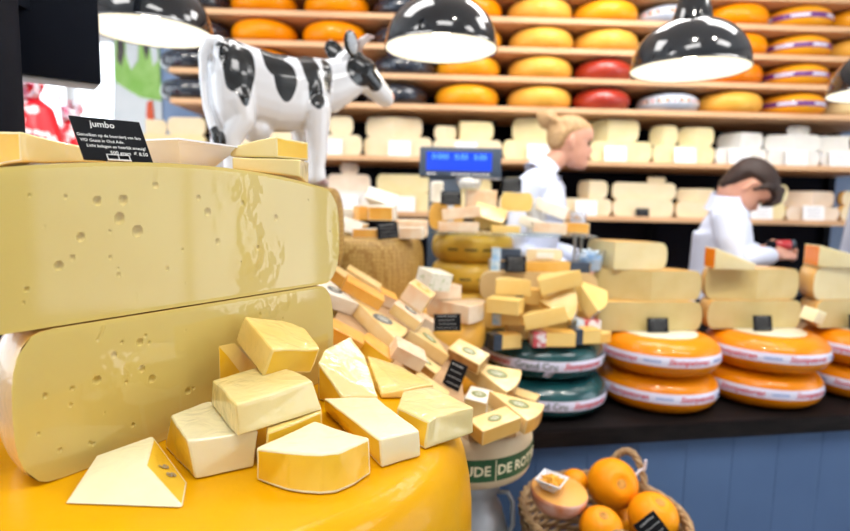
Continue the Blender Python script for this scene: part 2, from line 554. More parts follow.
def sector(name, Rm, H, c, a0, a1, rind, cut, mexp=2.2, n=28, parent=None, rim_only=False, dimples=None, res=(10, 6)):
    """A cut wheel. The thing itself is the cut face; its rind is a child. Axis at the origin, bottom at z=0."""
    prof = wheel_prof(Rm, H, c, mexp)
    # cut faces: grid of s in [0,1] from axis to the rind, rows over the profile
    rows = prof
    if dimples:
        rows = []
        nz = res[1]
        for i in range(nz + 1):
            ph = -pi / 2 + pi * i / nz
            z = H / 2 + H / 2 * math.sin(ph) if (i < nz * 0.12 or i > nz * 0.88) else H * i / nz
            rows.append(z)
        rows = sorted(set(round(z, 6) for z in rows))
        rows = [(prof_r(prof, z), z) for z in rows]
    ns = res[0]
    verts, faces = [], []

    def face(ang, flip):
        b0 = len(verts)
        for (r, z) in rows:
            for k in range(ns + 1):
                s = r * k / ns
                x, y = s * math.cos(ang), s * math.sin(ang)
                if dimples:
                    sx = s if not flip else -s
                    d = 0.0
                    for (hx, hz, hr) in dimples:
                        q = ((sx - hx) ** 2 + (z - hz) ** 2) / (hr * hr)
                        if q < 1:
                            d = max(d, hr * 0.9 * math.sqrt(1 - q))
                    y += d
                verts.append((x, y, z))
        for i in range(len(rows) - 1):
            for k in range(ns):
                f = (b0 + i * (ns + 1) + k, b0 + i * (ns + 1) + k + 1, b0 + (i + 1) * (ns + 1) + k + 1, b0 + (i + 1) * (ns + 1) + k)
                faces.append(f[::-1] if flip else f)
    face(a0, False)
    face(a1, True)
    o = mesh_obj(name, verts, faces, cut, parent, True, 35)
    rb = [(0, 0)] + prof + [(0, H)]
    lathe('rind', rb, rind, o, n, a0, a1, angle=60)
    return o


def prism(name, top, bot, cut, rind, rind_sides=(), bevel=0.0025, top_rind=False, parent=None, rind_bottom=False, lump=0.0):
    """a cheese piece between two polygons; the sides listed (index of their first corner) are rind"""
    n = len(top)
    c0 = sum((Vector(p) for p in bot), Vector()) / n
    org = Vector((c0.x, c0.y, min(p[2] for p in bot)))
    area = sum(top[i][0] * top[(i + 1) % n][1] - top[(i + 1) % n][0] * top[i][1] for i in range(n))
    bm = bmesh.new()
    tv = [bm.verts.new(Vector(p) - org) for p in top]
    bv = [bm.verts.new(Vector(p) - org) for p in bot]
    ft = bm.faces.new(tv)
    ft.material_index = 1 if top_rind else 0
    fb = bm.faces.new(bv[::-1])
    fb.material_index = 1 if rind_bottom else 0
    for i in range(n):
        j = (i + 1) % n
        f = bm.faces.new((tv[i], bv[i], bv[j], tv[j]))
        f.material_index = 1 if i in rind_sides else 0
    bmesh.ops.recalc_face_normals(bm, faces=bm.faces[:])
    if bevel:
        bm.normal_update()
        eg = [e for e in bm.edges if len(e.link_faces) == 2 and e.calc_face_angle(0) > 0.62]
        bmesh.ops.bevel(bm, geom=eg, offset=bevel, segments=3, affect='EDGES', profile=0.6)
    if lump:
        bmesh.ops.triangulate(bm, faces=bm.faces[:])
        for _ in range(3):
            bmesh.ops.subdivide_edges(bm, edges=[e for e in bm.edges if e.calc_length() > 0.007], cuts=1, use_grid_fill=True)
            bmesh.ops.triangulate(bm, faces=[f for f in bm.faces if len(f.verts) > 3])
        for v in bm.verts:
            p = v.co + org
            q = noise.noise_vector(p * 22) * lump + noise.noise_vector(p * 60) * (lump * 0.35)
            lift = max(0.0, min(1.0, v.co.z / 0.012))
            v.co += Vector((q.x, q.y, q.z * lift))
    parts = []
    for k, mm in ((0, cut), (1, rind)):
        fs = [f for f in bm.faces if f.material_index == k]
        if not fs:
            continue
        vmap, vs, fl = {}, [], []
        for f in fs:
            ids = []
            for v in f.verts:
                if v not in vmap:
                    vmap[v] = len(vs)
                    vs.append(v.co.copy())
                ids.append(vmap[v])
            fl.append(tuple(ids))
        parts.append((k, vs, fl, mm))
    bm.free()
    k, vs, fl, mm = parts[0]
    o = mesh_obj(name, vs, fl, mm, parent, True, 30)
    for k, vs, fl, mm in parts[1:]:
        mesh_obj('rind', vs, fl, mm, o, True, 30)
    o.location = org
    return o


def oval(name, rx, ry, m, parent, loc=(0, 0, 0), th=0.0007, rot=0.0, n=24):
    verts, faces = [], []
    for z in (0, th):
        for k in range(n):
            a = 2 * pi * k / n
            x, y = rx * math.cos(a), ry * math.sin(a)
            verts.append((loc[0] + x * math.cos(rot) - y * math.sin(rot), loc[1] + x * math.sin(rot) + y * math.cos(rot), loc[2] + z))
    faces.append(tuple(range(n, 2 * n)))
    faces.append(tuple(range(n))[::-1])
    for k in range(n):
        faces.append((k, (k + 1) % n, n + (k + 1) % n, n + k))
    return mesh_obj(name, verts, faces, m, parent, False)


def tube_data(pts, rad, n=10, close=False, ell=1.0, up=Vector((0, 0, 1))):
    """swept tube: rad a number, a list of numbers, or a list of (a, b) half axes"""
    pts = [Vector(p) for p in pts]
    N = len(pts)
    if not isinstance(rad, (list, tuple)):
        rad = [rad] * N
    verts, faces = [], []
    prev = None
    for i, p in enumerate(pts):
        if close:
            t = (pts[(i + 1) % N] - pts[i - 1]).normalized()
        else:
            t = (pts[min(i + 1, N - 1)] - pts[max(i - 1, 0)]).normalized()
        if prev is None:
            u = up if abs(t.dot(up)) < 0.95 else Vector((1, 0, 0))
            s = t.cross(u).normalized()
        else:
            s = (prev - t * prev.dot(t)).normalized()
        prev = s
        w = s.cross(t).normalized()
        ra, rb = rad[i] if isinstance(rad[i], (tuple, list)) else (rad[i], rad[i] * ell)
        for k in range(n):
            a = 2 * pi * k / n
            verts.append(p + s * (ra * math.cos(a)) + w * (rb * math.sin(a)))
    M_ = N if close else N - 1
    for i in range(M_):
        for k in range(n):
            j = (i + 1) % N
            faces.append((i * n + k, i * n + (k + 1) % n, j * n + (k + 1) % n, j * n + k))
    if not close:
        faces.append(tuple(range(n))[::-1])
        faces.append(tuple(range((N - 1) * n, N * n)))
    return verts, faces


def tube(name, pts, rad, m, parent=None, n=10, close=False, ell=1.0):
    v, f = tube_data(pts, rad, n, close, ell)
    return mesh_obj(name, v, f, m, parent, True, 50)


class Fuse:
    """overlapping closed pieces melted into one continuous skin"""
    def __init__(self):
        self.v, self.f = [], []

    def add(self, v, f, mtx=None):
        b0 = len(self.v)
        self.v += [mtx @ Vector(p) if mtx else Vector(p) for p in v]
        self.f += [tuple(i + b0 for i in q) for q in f]

    def tube(self, pts, rad, n=14, ell=1.0, mtx=None):
        # rounded ends
        pts = [Vector(p) for p in pts]
        rad = list(rad) if isinstance(rad, (list, tuple)) else [rad] * len(pts)
        g = lambda r: r if isinstance(r, (tuple, list)) else (r, r * ell)
        r0, r1 = g(rad[0]), g(rad[-1])
        d0 = (pts[0] - pts[1]).normalized()
        d1 = (pts[-1] - pts[-2]).normalized()
        P, Q = [], []
        for k in (0.95, 0.75, 0.4):
            s = math.sqrt(1 - k * k)
            P.append(pts[0] + d0 * (min(r0) * k))
            Q.append((r0[0] * s, r0[1] * s))
        P += pts
        Q += [g(r) for r in rad]
        for k in (0.4, 0.75, 0.95):
            s = math.sqrt(1 - k * k)
            P.append(pts[-1] + d1 * (min(r1) * k))
            Q.append((r1[0] * s, r1[1] * s))
        v, f = tube_data(P, Q, n)
        self.add(v, f, mtx)

    def ball(self, c, r, mtx=None, nu=16, nv=10):
        rx, ry, rz = r if isinstance(r, (tuple, list)) else (r, r, r)
        v, f = [], []
        for i in range(1, nv):
            ph = -pi / 2 + pi * i / nv
            for k in range(nu):
                a = 2 * pi * k / nu
                v.append((c[0] + rx * math.cos(ph) * math.cos(a), c[1] + ry * math.cos(ph) * math.sin(a), c[2] + rz * math.sin(ph)))
        for i in range(nv - 2):
            for k in range(nu):
                f.append((i * nu + k, i * nu + (k + 1) % nu, (i + 1) * nu + (k + 1) % nu, (i + 1) * nu + k))
        f.append(tuple(range(nu))[::-1])
        f.append(tuple(range((nv - 2) * nu, (nv - 1) * nu)))
        self.add(v, f, mtx)

    def loft(self, secs, n=24, mtx=None, ex=2.0):
        """secs: (z, x_front, x_back, half width) horizontal slices"""
        v, f = [], []
        for (z, xf, xb, w) in secs:
            cx, rx = (xf + xb) / 2, (xf - xb) / 2
            for k in range(n):
                a = 2 * pi * k / n
                ca, sa = math.cos(a), math.sin(a)
                v.append((cx + rx * math.copysign(abs(ca) ** (2 / ex), ca), w * math.copysign(abs(sa) ** (2 / ex), sa), z))
        for i in range(len(secs) - 1):
            for k in range(n):
                f.append((i * n + k, i * n + (k + 1) % n, (i + 1) * n + (k + 1) % n, (i + 1) * n + k))
        f.append(tuple(range(n))[::-1])
        f.append(tuple(range((len(secs) - 1) * n, len(secs) * n)))
        self.add(v, f, mtx)

    def build(self, name, m, parent=None, voxel=0.006, smooth=3):
        me = bpy.data.meshes.new('fuse')
        me.from_pydata([tuple(p) for p in self.v], [], self.f)
        o = bpy.data.objects.new('fuse', me)
        COL.objects.link(o)
        md = o.modifiers.new('r', 'REMESH')
        md.mode = 'VOXEL'
        md.voxel_size = voxel
        if smooth:
            ms = o.modifiers.new('s', 'SMOOTH')
            ms.factor = 0.5
            ms.iterations = smooth
        dg = bpy.context.evaluated_depsgraph_get()
        me2 = bpy.data.meshes.new_from_object(o.evaluated_get(dg))
        bpy.data.objects.remove(o)
        bpy.data.meshes.remove(me)
        me2.name = name
        me2.materials.clear()
        me2.materials.append(m)
        me2.polygons.foreach_set('use_smooth', [True] * len(me2.polygons))
        ob = bpy.data.objects.new(name, me2)
        COL.objects.link(ob)
        if parent:
            ob.parent = parent
        return ob


# ------------------------------------------------------------------ resting things on things
def local_mats(o, base=None):
    base = base or Matrix.Identity(4)
    out = [(o, base)]
    for c in o.children:
        out += local_mats(c, base @ c.matrix_parent_inverse @ c.matrix_basis)
    return out


def tree_geom(o, mtx=None):
    mtx = mtx if mtx is not None else o.matrix_basis.copy()
    vs, fs = [], []
    for ob, lm in local_mats(o):
        if ob.type != 'MESH':
            continue
        b0 = len(vs)
        w = mtx @ lm
        vs += [w @ v.co for v in ob.data.vertices]
        fs += [tuple(i + b0 for i in p.vertices) for p in ob.data.polygons]
    return vs, fs


class Pile:
    def __init__(self, *objs):
        self.items = []
        for o in objs:
            self.add(o)

    def add(self, o, mtx=None):
        vs, fs = tree_geom(o, mtx)
        step = max(1, len(vs) // 1500)
        self.items.append((BVHTree.FromPolygons(vs, fs), vs[::step], (min(v.x for v in vs), max(v.x for v in vs), min(v.y for v in vs), max(v.y for v in vs))))

    def rest(self, o, x, y, rot, gap=0.002, floor=None):
        rm = Euler(rot).to_matrix().to_4x4() @ Matrix.Diagonal((*o.scale, 1))
        vs, fs = tree_geom(o, Matrix.Translation((x, y, 0)) @ rm)
        bb = (min(v.x for v in vs), max(v.x for v in vs), min(v.y for v in vs), max(v.y for v in vs))
        own = BVHTree.FromPolygons(vs, fs)
        # sample along the edges too
        pts = list(vs[::max(1, len(vs) // 600)])
        for f in fs[::max(1, len(fs) // 300)]:
            for i in range(len(f)):
                a, b_ = vs[f[i]], vs[f[(i + 1) % len(f)]]
                L = (b_ - a).length
                k = int(L / 0.008)
                for j in range(1, min(k, 14)):
                    pts.append(a.lerp(b_, j / k))
        best = -1e9
        down = Vector((0, 0, -1))
        upv = Vector((0, 0, 1))
        for bvh, sv, sb in self.items:
            if sb[0] > bb[1] or sb[1] < bb[0] or sb[2] > bb[3] or sb[3] < bb[2]:
                continue
            for p in pts:
                h = bvh.ray_cast(Vector((p.x, p.y, 2.6)), down)[0]
                if h is not None:
                    best = max(best, h.z - p.z)
            for q in sv:
                if bb[0] <= q.x <= bb[1] and bb[2] <= q.y <= bb[3]:
                    h = own.ray_cast(Vector((q.x, q.y, -2)), upv)[0]
                    if h is not None:
                        best = max(best, q.z - h.z)
        if best < -1e8:
            best = (floor if floor is not None else 0) - min(v.z for v in vs)
        z = best + gap
        zc = (min(v.z for v in vs) + max(v.z for v in vs)) / 2
        xc, yc = (bb[0] + bb[1]) / 2, (bb[2] + bb[3]) / 2
        return z, Vector((xc, yc, zc + z))

    def drop(self, o, x, y, rot=(0, 0, 0), gap=0.0012):
        z, _ = self.rest(o, x, y, rot, gap)
        o.location = (x, y, z)
        o.rotation_euler = rot
        self.add(o)
        return o

    def place(self, o, px, py, y0, y1, rot=(0, 0, 0), steps=16, bias=0.0, limit=None):
        """slide the piece along its sight line's depth range and keep the depth where, at rest, it stands where it should"""
        best = None
        for i in range(steps + 1):
            Y = y0 + (y1 - y0) * i / steps
            p = at(px, py, Y)
            z, c = self.rest(o, p.x, Y, rot)
            u, v = proj(c)
            e = abs(v - py) + abs(u - px) * 0.5 + bias * i
            if best is None or e < best[0]:
                best = (e, p.x, Y, z, u, v)
        if limit and best[0] > limit:
            print('LEFT OUT %.1f px at %d %d' % (best[0], px, py))
            return None
        o.location = (best[1], best[2], best[3])
        o.rotation_euler = rot
        self.add(o)
        if best[0] > 6:
            print('PLACE off by %.1f px: %s %s' % (best[0], o.name, o.get('label')))
        return o


ORD = ['first', 'second', 'third', 'fourth', 'fifth', 'sixth', 'seventh', 'eighth', 'ninth', 'tenth', 'eleventh', 'twelfth']


# ------------------------------------------------------------------ small kinds
def price_card(name, w, h, label, lines=4, title=None, loc=(0, 0, 0), rot=(0, 0, 0), seed=1, group=None, texts=None, clip=False):
    """black card standing on its lower edge, face to local -y"""
    rd = random.Random(seed)
    o = box(name, (-w / 2, -0.0012, 0), (w / 2, 0.0012, h), card_black, None, 0.0005, 1)
    bm = bmesh.new()
    if texts is None:
        for i in range(lines):
            z = h * (0.86 - 0.68 * i / max(1, lines - 1))
            x = -w * (0.40 - 0.1 * rd.random())
            end = w * (0.25 + 0.17 * rd.random()) if i else w * 0.3
            while x < end:
                L = w * (0.05 + 0.09 * rd.random())
                hh = h * (0.028 if i else 0.05)
                add_box(bm, x + L / 2, -0.0016, z + h * 0.01 * rd.uniform(-1, 1), L, 0.0006, hh)
                x += L + w * 0.03
        bm_obj('chalk_writing', bm, chalk_dim, o, False)
    else:
        bm.free()
        for txt, size, x, z in texts:
            mt = Matrix.Translation((x, -0.0016, z)) @ Matrix.Rotation(pi / 2, 4, 'X')
            flat_text('chalk_writing', txt, size, chalk, o, mt, shear=0.12, bold=size * 0.012)
    if clip:
        bm = bmesh.new()
        for sx in (-0.16, 0.0, 0.16):
            add_box(bm, w * sx, -0.0024, h * 0.075, w * 0.012, 0.0012, h * 0.15)
        add_box(bm, 0, -0.0024, h * 0.145, w * 0.33, 0.0012, h * 0.014)
        add_box(bm, 0, 0.004, 0.001, w * 0.34, 0.016, 0.0016)
        bm_obj('clear_stand', bm, mat('stand_plastic', (0.75, 0.77, 0.8), 0.2), o, False)
    o.location = loc
    o.rotation_euler = rot
    return tag(o, label, 'price card', group)


def paper_tag(w, h):
    o = box('price_label', (-w / 2, -0.0008, 0), (w / 2, 0.0008, h), paper)
    bm = bmesh.new()
    for i in range(4):
        add_box(bm, 0, -0.0012, h * (0.8 - 0.2 * i), w * (0.7 if i % 2 else 0.55), 0.0005, h * 0.06)
    bm_obj('print', bm, ink, o, False)
    return o


def sticker(parent, loc, rx, ry, m, rot=0.0):
    s = oval('sticker', rx, ry, m, parent, loc, rot=rot)
    bm = bmesh.new()
    for k in (-0.35, 0, 0.35):
        mm = Matrix.Translation((loc[0], loc[1], loc[2] + 0.001)) @ Matrix.Rotation(rot, 4, 'Z')
        add_box(bm, 0, ry * k, 0, rx * (1.2 if k == 0 else 0.8), ry * 0.11, 0.0004, mm)
    bm_obj('print', bm, mat('sticker_print', (0.8, 0.78, 0.66), 0.6), s, False)
    return s


def wedge(name, Rw, H, ang, rind, cut, top, st=None, strot=0.0, lab=None, bulge=0.006):
    """packed wedge of a cheese: point at local -x side, rind on the +x side. Returns it with its base at z=0, centred."""
    n = 7
    pts = [(0.0, 0.0)]
    for i in range(n + 1):
        a = -ang / 2 + ang * i / n
        pts.append((Rw * math.cos(a), Rw * math.sin(a)))
    cx = Rw * 0.6
    tp = [Vector((x - cx, y, H)) for x, y in pts]
    bt = [Vector((x - cx, y, 0)) for x, y in pts]
    o = prism(name, tp, bt, top, rind, tuple(range(1, n + 1)), 0.002)
    o.location = (0, 0, 0)
    # prism centres on its corner mean: put the geometry back around the centre of the wedge
    off = sum((p for p in bt), Vector()) / len(bt)
    for ob in tree(o):
        if ob.type == 'MESH':
            ob.data.transform(Matrix.Translation((off.x, off.y, 0)))
    if st:
        sticker(o, (0.0, 0, H + 0.0002), Rw * 0.19, Rw * 0.12, st, strot)
    if lab:
        # label wrapped round the rind end
        prof = [(Rw + 0.0006, 0.002), (Rw + 0.0006, H - 0.002)]
        q = lathe('paper_label', prof, lab, o, 10, -ang / 2 + 0.02, ang / 2 - 0.02)
        q.data.transform(Matrix.Translation((-cx, 0, 0)))
    return o


def block(name, L, W, H, cut, rind, sides=(0,), st=None, lab=None, skew=0.0, strot=0.0, bevel=0.002, top_rind=False):
    pts = [(-L / 2, -W / 2), (L / 2, -W / 2 + skew), (L / 2, W / 2), (-L / 2, W / 2 - skew)]
    tp = [Vector((x, y, H)) for x, y in pts]
    bt = [Vector((x, y, 0)) for x, y in pts]
    o = prism(name, tp, bt, cut, rind, sides, bevel, top_rind)
    o.location = (0, 0, 0)
    if st:
        sticker(o, (0, 0, H + 0.0002), min(L, W) * 0.34, min(L, W) * 0.22, st, strot)
    if lab:
        bm = bmesh.new()
        add_box(bm, -L / 2 + L * 0.14, 0, H / 2, L * 0.3, W + 0.0016, H + 0.0016)
        bm_obj('paper_label', bm, lab, o, False)
    return o
# ================================================================== the shop
XL, XR, YB, YF, ZC = -3.0, 3.6, 3.95, -2.4, 2.95
struct(box('floor', (XL - .1, YF - .1, -0.1), (XR + .1, YB + .1, 0.0), floor_mat))
struct(box('ceiling', (XL - .1, YF - .1, ZC), (XR + .1, YB + .1, ZC + 0.1), white_paint))
bm = bmesh.new()
for lo, hi in (((XR, YF, 0), (XR + .1, -0.2, ZC)), ((XR, 1.9, 0), (XR + .1, YB, ZC)), ((XR, -0.2, 0), (XR + .1, 1.9, 0.5)), ((XR, -0.2, 2.4), (XR + .1, 1.9, ZC))):
    add_box(bm, *[(a + b_) / 2 for a, b_ in zip(lo, hi)], *[b_ - a for a, b_ in zip(lo, hi)])
struct(bm_obj('wall_right', bm, white_paint, None, False))
struct(box('wall_front', (XL, YF - 0.1, 0), (XR, YF, ZC), white_paint))
# wall_left carries a shop window
bm = bmesh.new()
for lo, hi in (((XL - .1, YF, 0), (XL, YB, 0.7)), ((XL - .1, YF, 2.6), (XL, YB, ZC)), ((XL - .1, YF, 0.7), (XL, -1.8, 2.6)), ((XL - .1, 3.2, 0.7), (XL, YB, 2.6))):
    add_box(bm, *[(a + b_) / 2 for a, b_ in zip(lo, hi)], *[b_ - a for a, b_ in zip(lo, hi)])
struct(bm_obj('wall_left', bm, white_paint, None, False))
# wall_back with a bright window at its far side
wx0, wx1, wz0, wz1 = -2.85, -2.12, 0.9, 2.5
bm = bmesh.new()
for lo, hi in (((XL, YB, 0), (wx0, YB + .1, ZC)), ((wx1, YB, 0), (XR, YB + .1, ZC)), ((wx0, YB, 0), (wx1, YB + .1, wz0)), ((wx0, YB, wz1), (wx1, YB + .1, ZC))):
    add_box(bm, *[(a + b_) / 2 for a, b_ in zip(lo, hi)], *[b_ - a for a, b_ in zip(lo, hi)])
struct(bm_obj('wall_back', bm, wall_blue, None, False))


def window(name, lo, hi, axis, bars):
    bm = bmesh.new()
    t = 0.05
    x0, z0, x1, z1 = lo[0], lo[1], hi[0], hi[1]
    segs = [(x0, z0, x0 + t, z1), (x1 - t, z0, x1, z1), (x0, z0, x1, z0 + t), (x0, z1 - t, x1, z1)]
    for i in range(bars):
        c = x0 + (x1 - x0) * (i + 1) / (bars + 1)
        segs.append((c - t / 2, z0, c + t / 2, z1))
    for a, b_, c, d in segs:
        if axis == 'y':
            add_box(bm, (a + c) / 2, YB + 0.05, (b_ + d) / 2, c - a, 0.06, d - b_)
        else:
            add_box(bm, XL - 0.05 if axis == 'x' else XR + 0.05, (a + c) / 2, (b_ + d) / 2, 0.06, c - a, d - b_)
    o = bm_obj(name, bm, white_paint, None, False)
    bm = bmesh.new()
    if axis == 'y':
        add_box(bm, (x0 + x1) / 2, YB + 0.05, (z0 + z1) / 2, x1 - x0, 0.006, z1 - z0)
    else:
        add_box(bm, XL - 0.05 if axis == 'x' else XR + 0.05, (x0 + x1) / 2, (z0 + z1) / 2, 0.006, x1 - x0, z1 - z0)
    bm_obj('pane', bm, mat('window_glass', (1, 1, 1), 0.0, trans=1.0, ior=1.01, spec=0.1), o, False)
    return struct(o)


window('window_1', (wx0, wz0), (wx1, wz1), 'y', 1)
window('window_2', (-1.8, 0.7), (3.2, 2.6), 'x', 3)
window('added_window', (-0.2, 0.5), (1.9, 2.4), 'r', 1)  # unseen, added as a bright source for the cling film to mirror
struct(box('floor_raised', (-0.4, 2.2 - 0.0, 0.0), (3.5, 3.0, 0.1), crate_wood))

# ------------------------------------------------------------------ the wall of cheese: shelving
SA = R(1.3)
SD = Vector((math.cos(SA), math.sin(SA), 0))
SN = Vector((-math.sin(SA), math.cos(SA), 0))   # into the shelf
P0 = Vector((0, 3.15, 0))


def on_front(px, py, back=0.0):
    d = ray(px, py)
    t = ((P0 + SN * back) - CAM).dot(SN) / d.dot(SN)
    return CAM + d * t


def shelf_u(px, py=150, back=0.0):
    return (on_front(px, py, back) - P0).dot(SD)


ROWY = [-12.0, 17.5, 47.5, 77.0, 107.0, 159.0, 214.5]
ROWZ = [on_front(540, y).z for y in ROWY]
U0, U1 = shelf_u(171), shelf_u(905)
SH = empty('shelving_unit', P0)
SH.rotation_euler = (0, 0, SA)
tag(SH, 'tall wooden shelving unit against dark panelling, filled with rows of cheese', 'shelving')
DEP = 0.56
for i, z in enumerate(ROWZ):
    u0 = U0 if i < 5 else shelf_u(138)
    bx = box('shelf_board', (u0, 0, z - 0.030), (U1, DEP, z), shelf_wood, SH, 0.003, 1)
    bx.location = (0, 0, 0)
box('shelf_board', (shelf_u(138), 0.0, 0.62), (U1, DEP, 0.656), shelf_wood, SH)
box('back_panel', (U0, DEP + 0.002, 0.0), (U1, DEP + 0.03, ZC - 0.02), night_panel, SH)
for px in (171, 372, 503, 699, 903):
    u = shelf_u(px)
    box('upright', (u - 0.02, DEP - 0.05, 0.0), (u + 0.02, DEP - 0.001, ROWZ[0] - 0.037), plastic_black, SH)
for z in ROWZ[:5]:
    for px in (372, 503, 699):
        u = shelf_u(px)
        box('bracket', (u - 0.012, 0.37, z - 0.050), (u + 0.012, DEP - 0.052, z - 0.031), plastic_black, SH)

# ------------------------------------------------------------------ wheels on the upper shelves
KINDS = {}


def shelf_kind(k):
    Rw, H = 0.182, 0.1195
    if k in KINDS:
        return KINDS[k]
    c, me = 0.07, 2.25
    rind = {'orange': orange_rind, 'deep': deep_rind, 'yellow': yellow_rind, 'pale': pale_rind, 'red': red_rind, 'black': black_rind, 'grey': grey_rind, 'purple': yellow_rind, 'cream': cream_rind}[k]
    if k == 'red':
        Rw, H, c, me = 0.163, 0.117, 0.07, 2.0
    if k == 'grey':
        Rw, H, c, me = 0.170, 0.100, 0.06, 2.0
    if k == 'purple':
        c, me = 0.065, 1.9
    if k == 'black':
        H, c = 0.108, 0.06
    o, p = wheel('whole_cheese', Rw, H, c, rind, me, 40)
    if k == 'purple':
        band('band', p, H * 0.36, H * 0.60, [band_purple, band_white, blue_ink], o, n=72,
             pattern=lambda q, r: 0 if r in (0, 3) or q % 12 < 6 else 1)
    if k == 'grey':
        band('band', p, H * 0.42, H * 0.72, [mat('band_grey', (0.66, 0.70, 0.76), 0.4), deep_rind, red_ink, night_panel], o, n=72,
             pattern=lambda q, r: 0 if r in (0, 3) else (0, 1, 3, 0, 2, 0, 3, 1)[q % 8])
    KINDS[k] = (o, Rw, H)
    o['used'] = 0
    return KINDS[k]


LOOK = {'orange': 'glossy orange-yellow cheese wheel', 'deep': 'deep orange cheese wheel', 'yellow': 'waxed yellow cheese wheel', 'pale': 'matt pale yellow cheese wheel',
        'red': 'red waxed cheese wheel', 'black': 'black waxed cheese wheel', 'grey': 'blue-grey cheese wheel with a coloured band', 'purple': 'yellow cheese wheel with a purple printed band',
        'cream': 'creamy white cheese wheel'}
WROWS = {
    1: [('black', 197), ('orange', 264), ('orange', 337), ('black', 405), ('orange', 468), ('pale', 540), ('yellow', 605.5), ('grey', 668), ('orange', 735), ('purple', 797), ('yellow', 860)],
    2: [('black', 197), ('orange', 264.5), ('orange', 335), ('black', 405), ('yellow', 468), ('pale', 541.5), ('pale', 606), ('grey', 668), ('orange', 733.5), ('purple', 797), ('pale', 861)],
    3: [('black', 194), ('orange', 262), ('black', 404), ('yellow', 467), ('pale', 540.5), ('red', 604), ('grey', 668), ('deep', 729), ('purple', 795), ('pale', 858)],
    4: [('black', 194), ('black', 396), ('yellow', 467), ('pale', 539.5), ('red', 601.5), ('grey', 668.5), ('pale', 729), ('purple', 792), ('cream', 857)],
}
ROWNAME = {1: 'topmost', 2: 'second', 3: 'third', 4: 'fourth'}
for row, lst in WROWS.items():
    for i, (k, px) in enumerate(lst):
        o, Rw, H = shelf_kind(k)
        if o['used']:
            o = copy_tree(o)
        else:
            o['used'] = 1
        back = Rw - 0.012
        u = shelf_u(px, ROWY[row] - 10, back * 0.9)
        if i and u - pu < Rw + pr + 0.003:
            u = pu + Rw + pr + 0.003
        pu, pr = u, Rw
        p = P0 + SD * u + SN * back
        o.location = (p.x, p.y, ROWZ[row] + 0.0006)
        o.rotation_euler = (0, 0, random.uniform(0, 6.28) if k not in ('purple', 'grey') else random.uniform(-0.4, 0.4))
        if k not in ('purple', 'grey'):
            o.rotation_euler = (0, 0, random.uniform(0, 6.28))
        tag(o, '%s, %s on the %s wheel shelf' % (LOOK[k], ORD[i], ROWNAME[row]), 'cheese wheel', 'cheese wheels on the upper shelves')
for c in list(bpy.data.objects):
    if 'used' in c:
        del c['used']

# ------------------------------------------------------------------ cut cheeses on the two lower shelves
CUTS = {'cream': (cream_rind, cream_cut), 'butter': (cream_rind, butter_cut), 'goat': (mat('goat_rind', (0.74, 0.72, 0.68), 0.5), goat_cut), 'pink': (orange_edge, pink_cut),
        'orange': (orange_edge, cream_cut), 'yellow': (yellow_rind, butter_cut)}
CLOOK = {'cream': 'cream', 'butter': 'butter yellow', 'goat': 'white', 'pink': 'pinkish cream', 'orange': 'cream coloured orange-rinded', 'yellow': 'yellow'}
TOPS = {}


def cut_piece(px0, px1, row, base, h_px, kind, a0, a1, back, label, tilt=0.0, name='half_cheese', cat='cut cheese', group='cut cheeses on the lower shelves'):
    """half or part of a cheese standing on a shelf (base = height over the board), cut side to the shop"""
    u0, u1 = shelf_u(px0, ROWY[row] - 10, back), shelf_u(px1, ROWY[row] - 10, back)
    w = u1 - u0
    lo = min(math.cos(R(a0 + (a1 - a0) * k / 20)) for k in range(21))
    hi = max(math.cos(R(a0 + (a1 - a0) * k / 20)) for k in range(21))
    lo, hi = min(lo, 0), max(hi, 0)
    Rw = w / (hi - lo)
    H = h_px * (3.15 + back) / FPX * 0.93
    rind, cut = CUTS[kind]
    o = sector(name, Rw, H, min(0.036, H * 0.36), R(a0), R(a1), rind, cut, 2.5, 16, res=(6, 6))
    p = P0 + SD * (u0 - lo * Rw) + SN * back
    o.location = (p.x, p.y, ROWZ[row] + 0.0006 + base)
    o.rotation_euler = (0, tilt, SA)
    tag(o, label, cat, group)
    return H


def shelf_tag(px, row, label, black=False, w=22, h=15):
    d = 3.15
    if black:
        o = price_card('price_card', 0.075, 0.047, label, 3, seed=5)
    else:
        o = paper_tag(w * d / FPX, h * d / FPX)
        tag(o, label, 'price label', 'white price labels on the shelves')
    p = P0 + SD * shelf_u(px, ROWY[row] - 8, 0.02) + SN * 0.02
    o.location = (p.x, p.y, ROWZ[row] + 0.0006)
    o.rotation_euler = (R(-8), 0, SA)


U = 'upper cut-cheese shelf'
L = 'lower cut-cheese shelf'
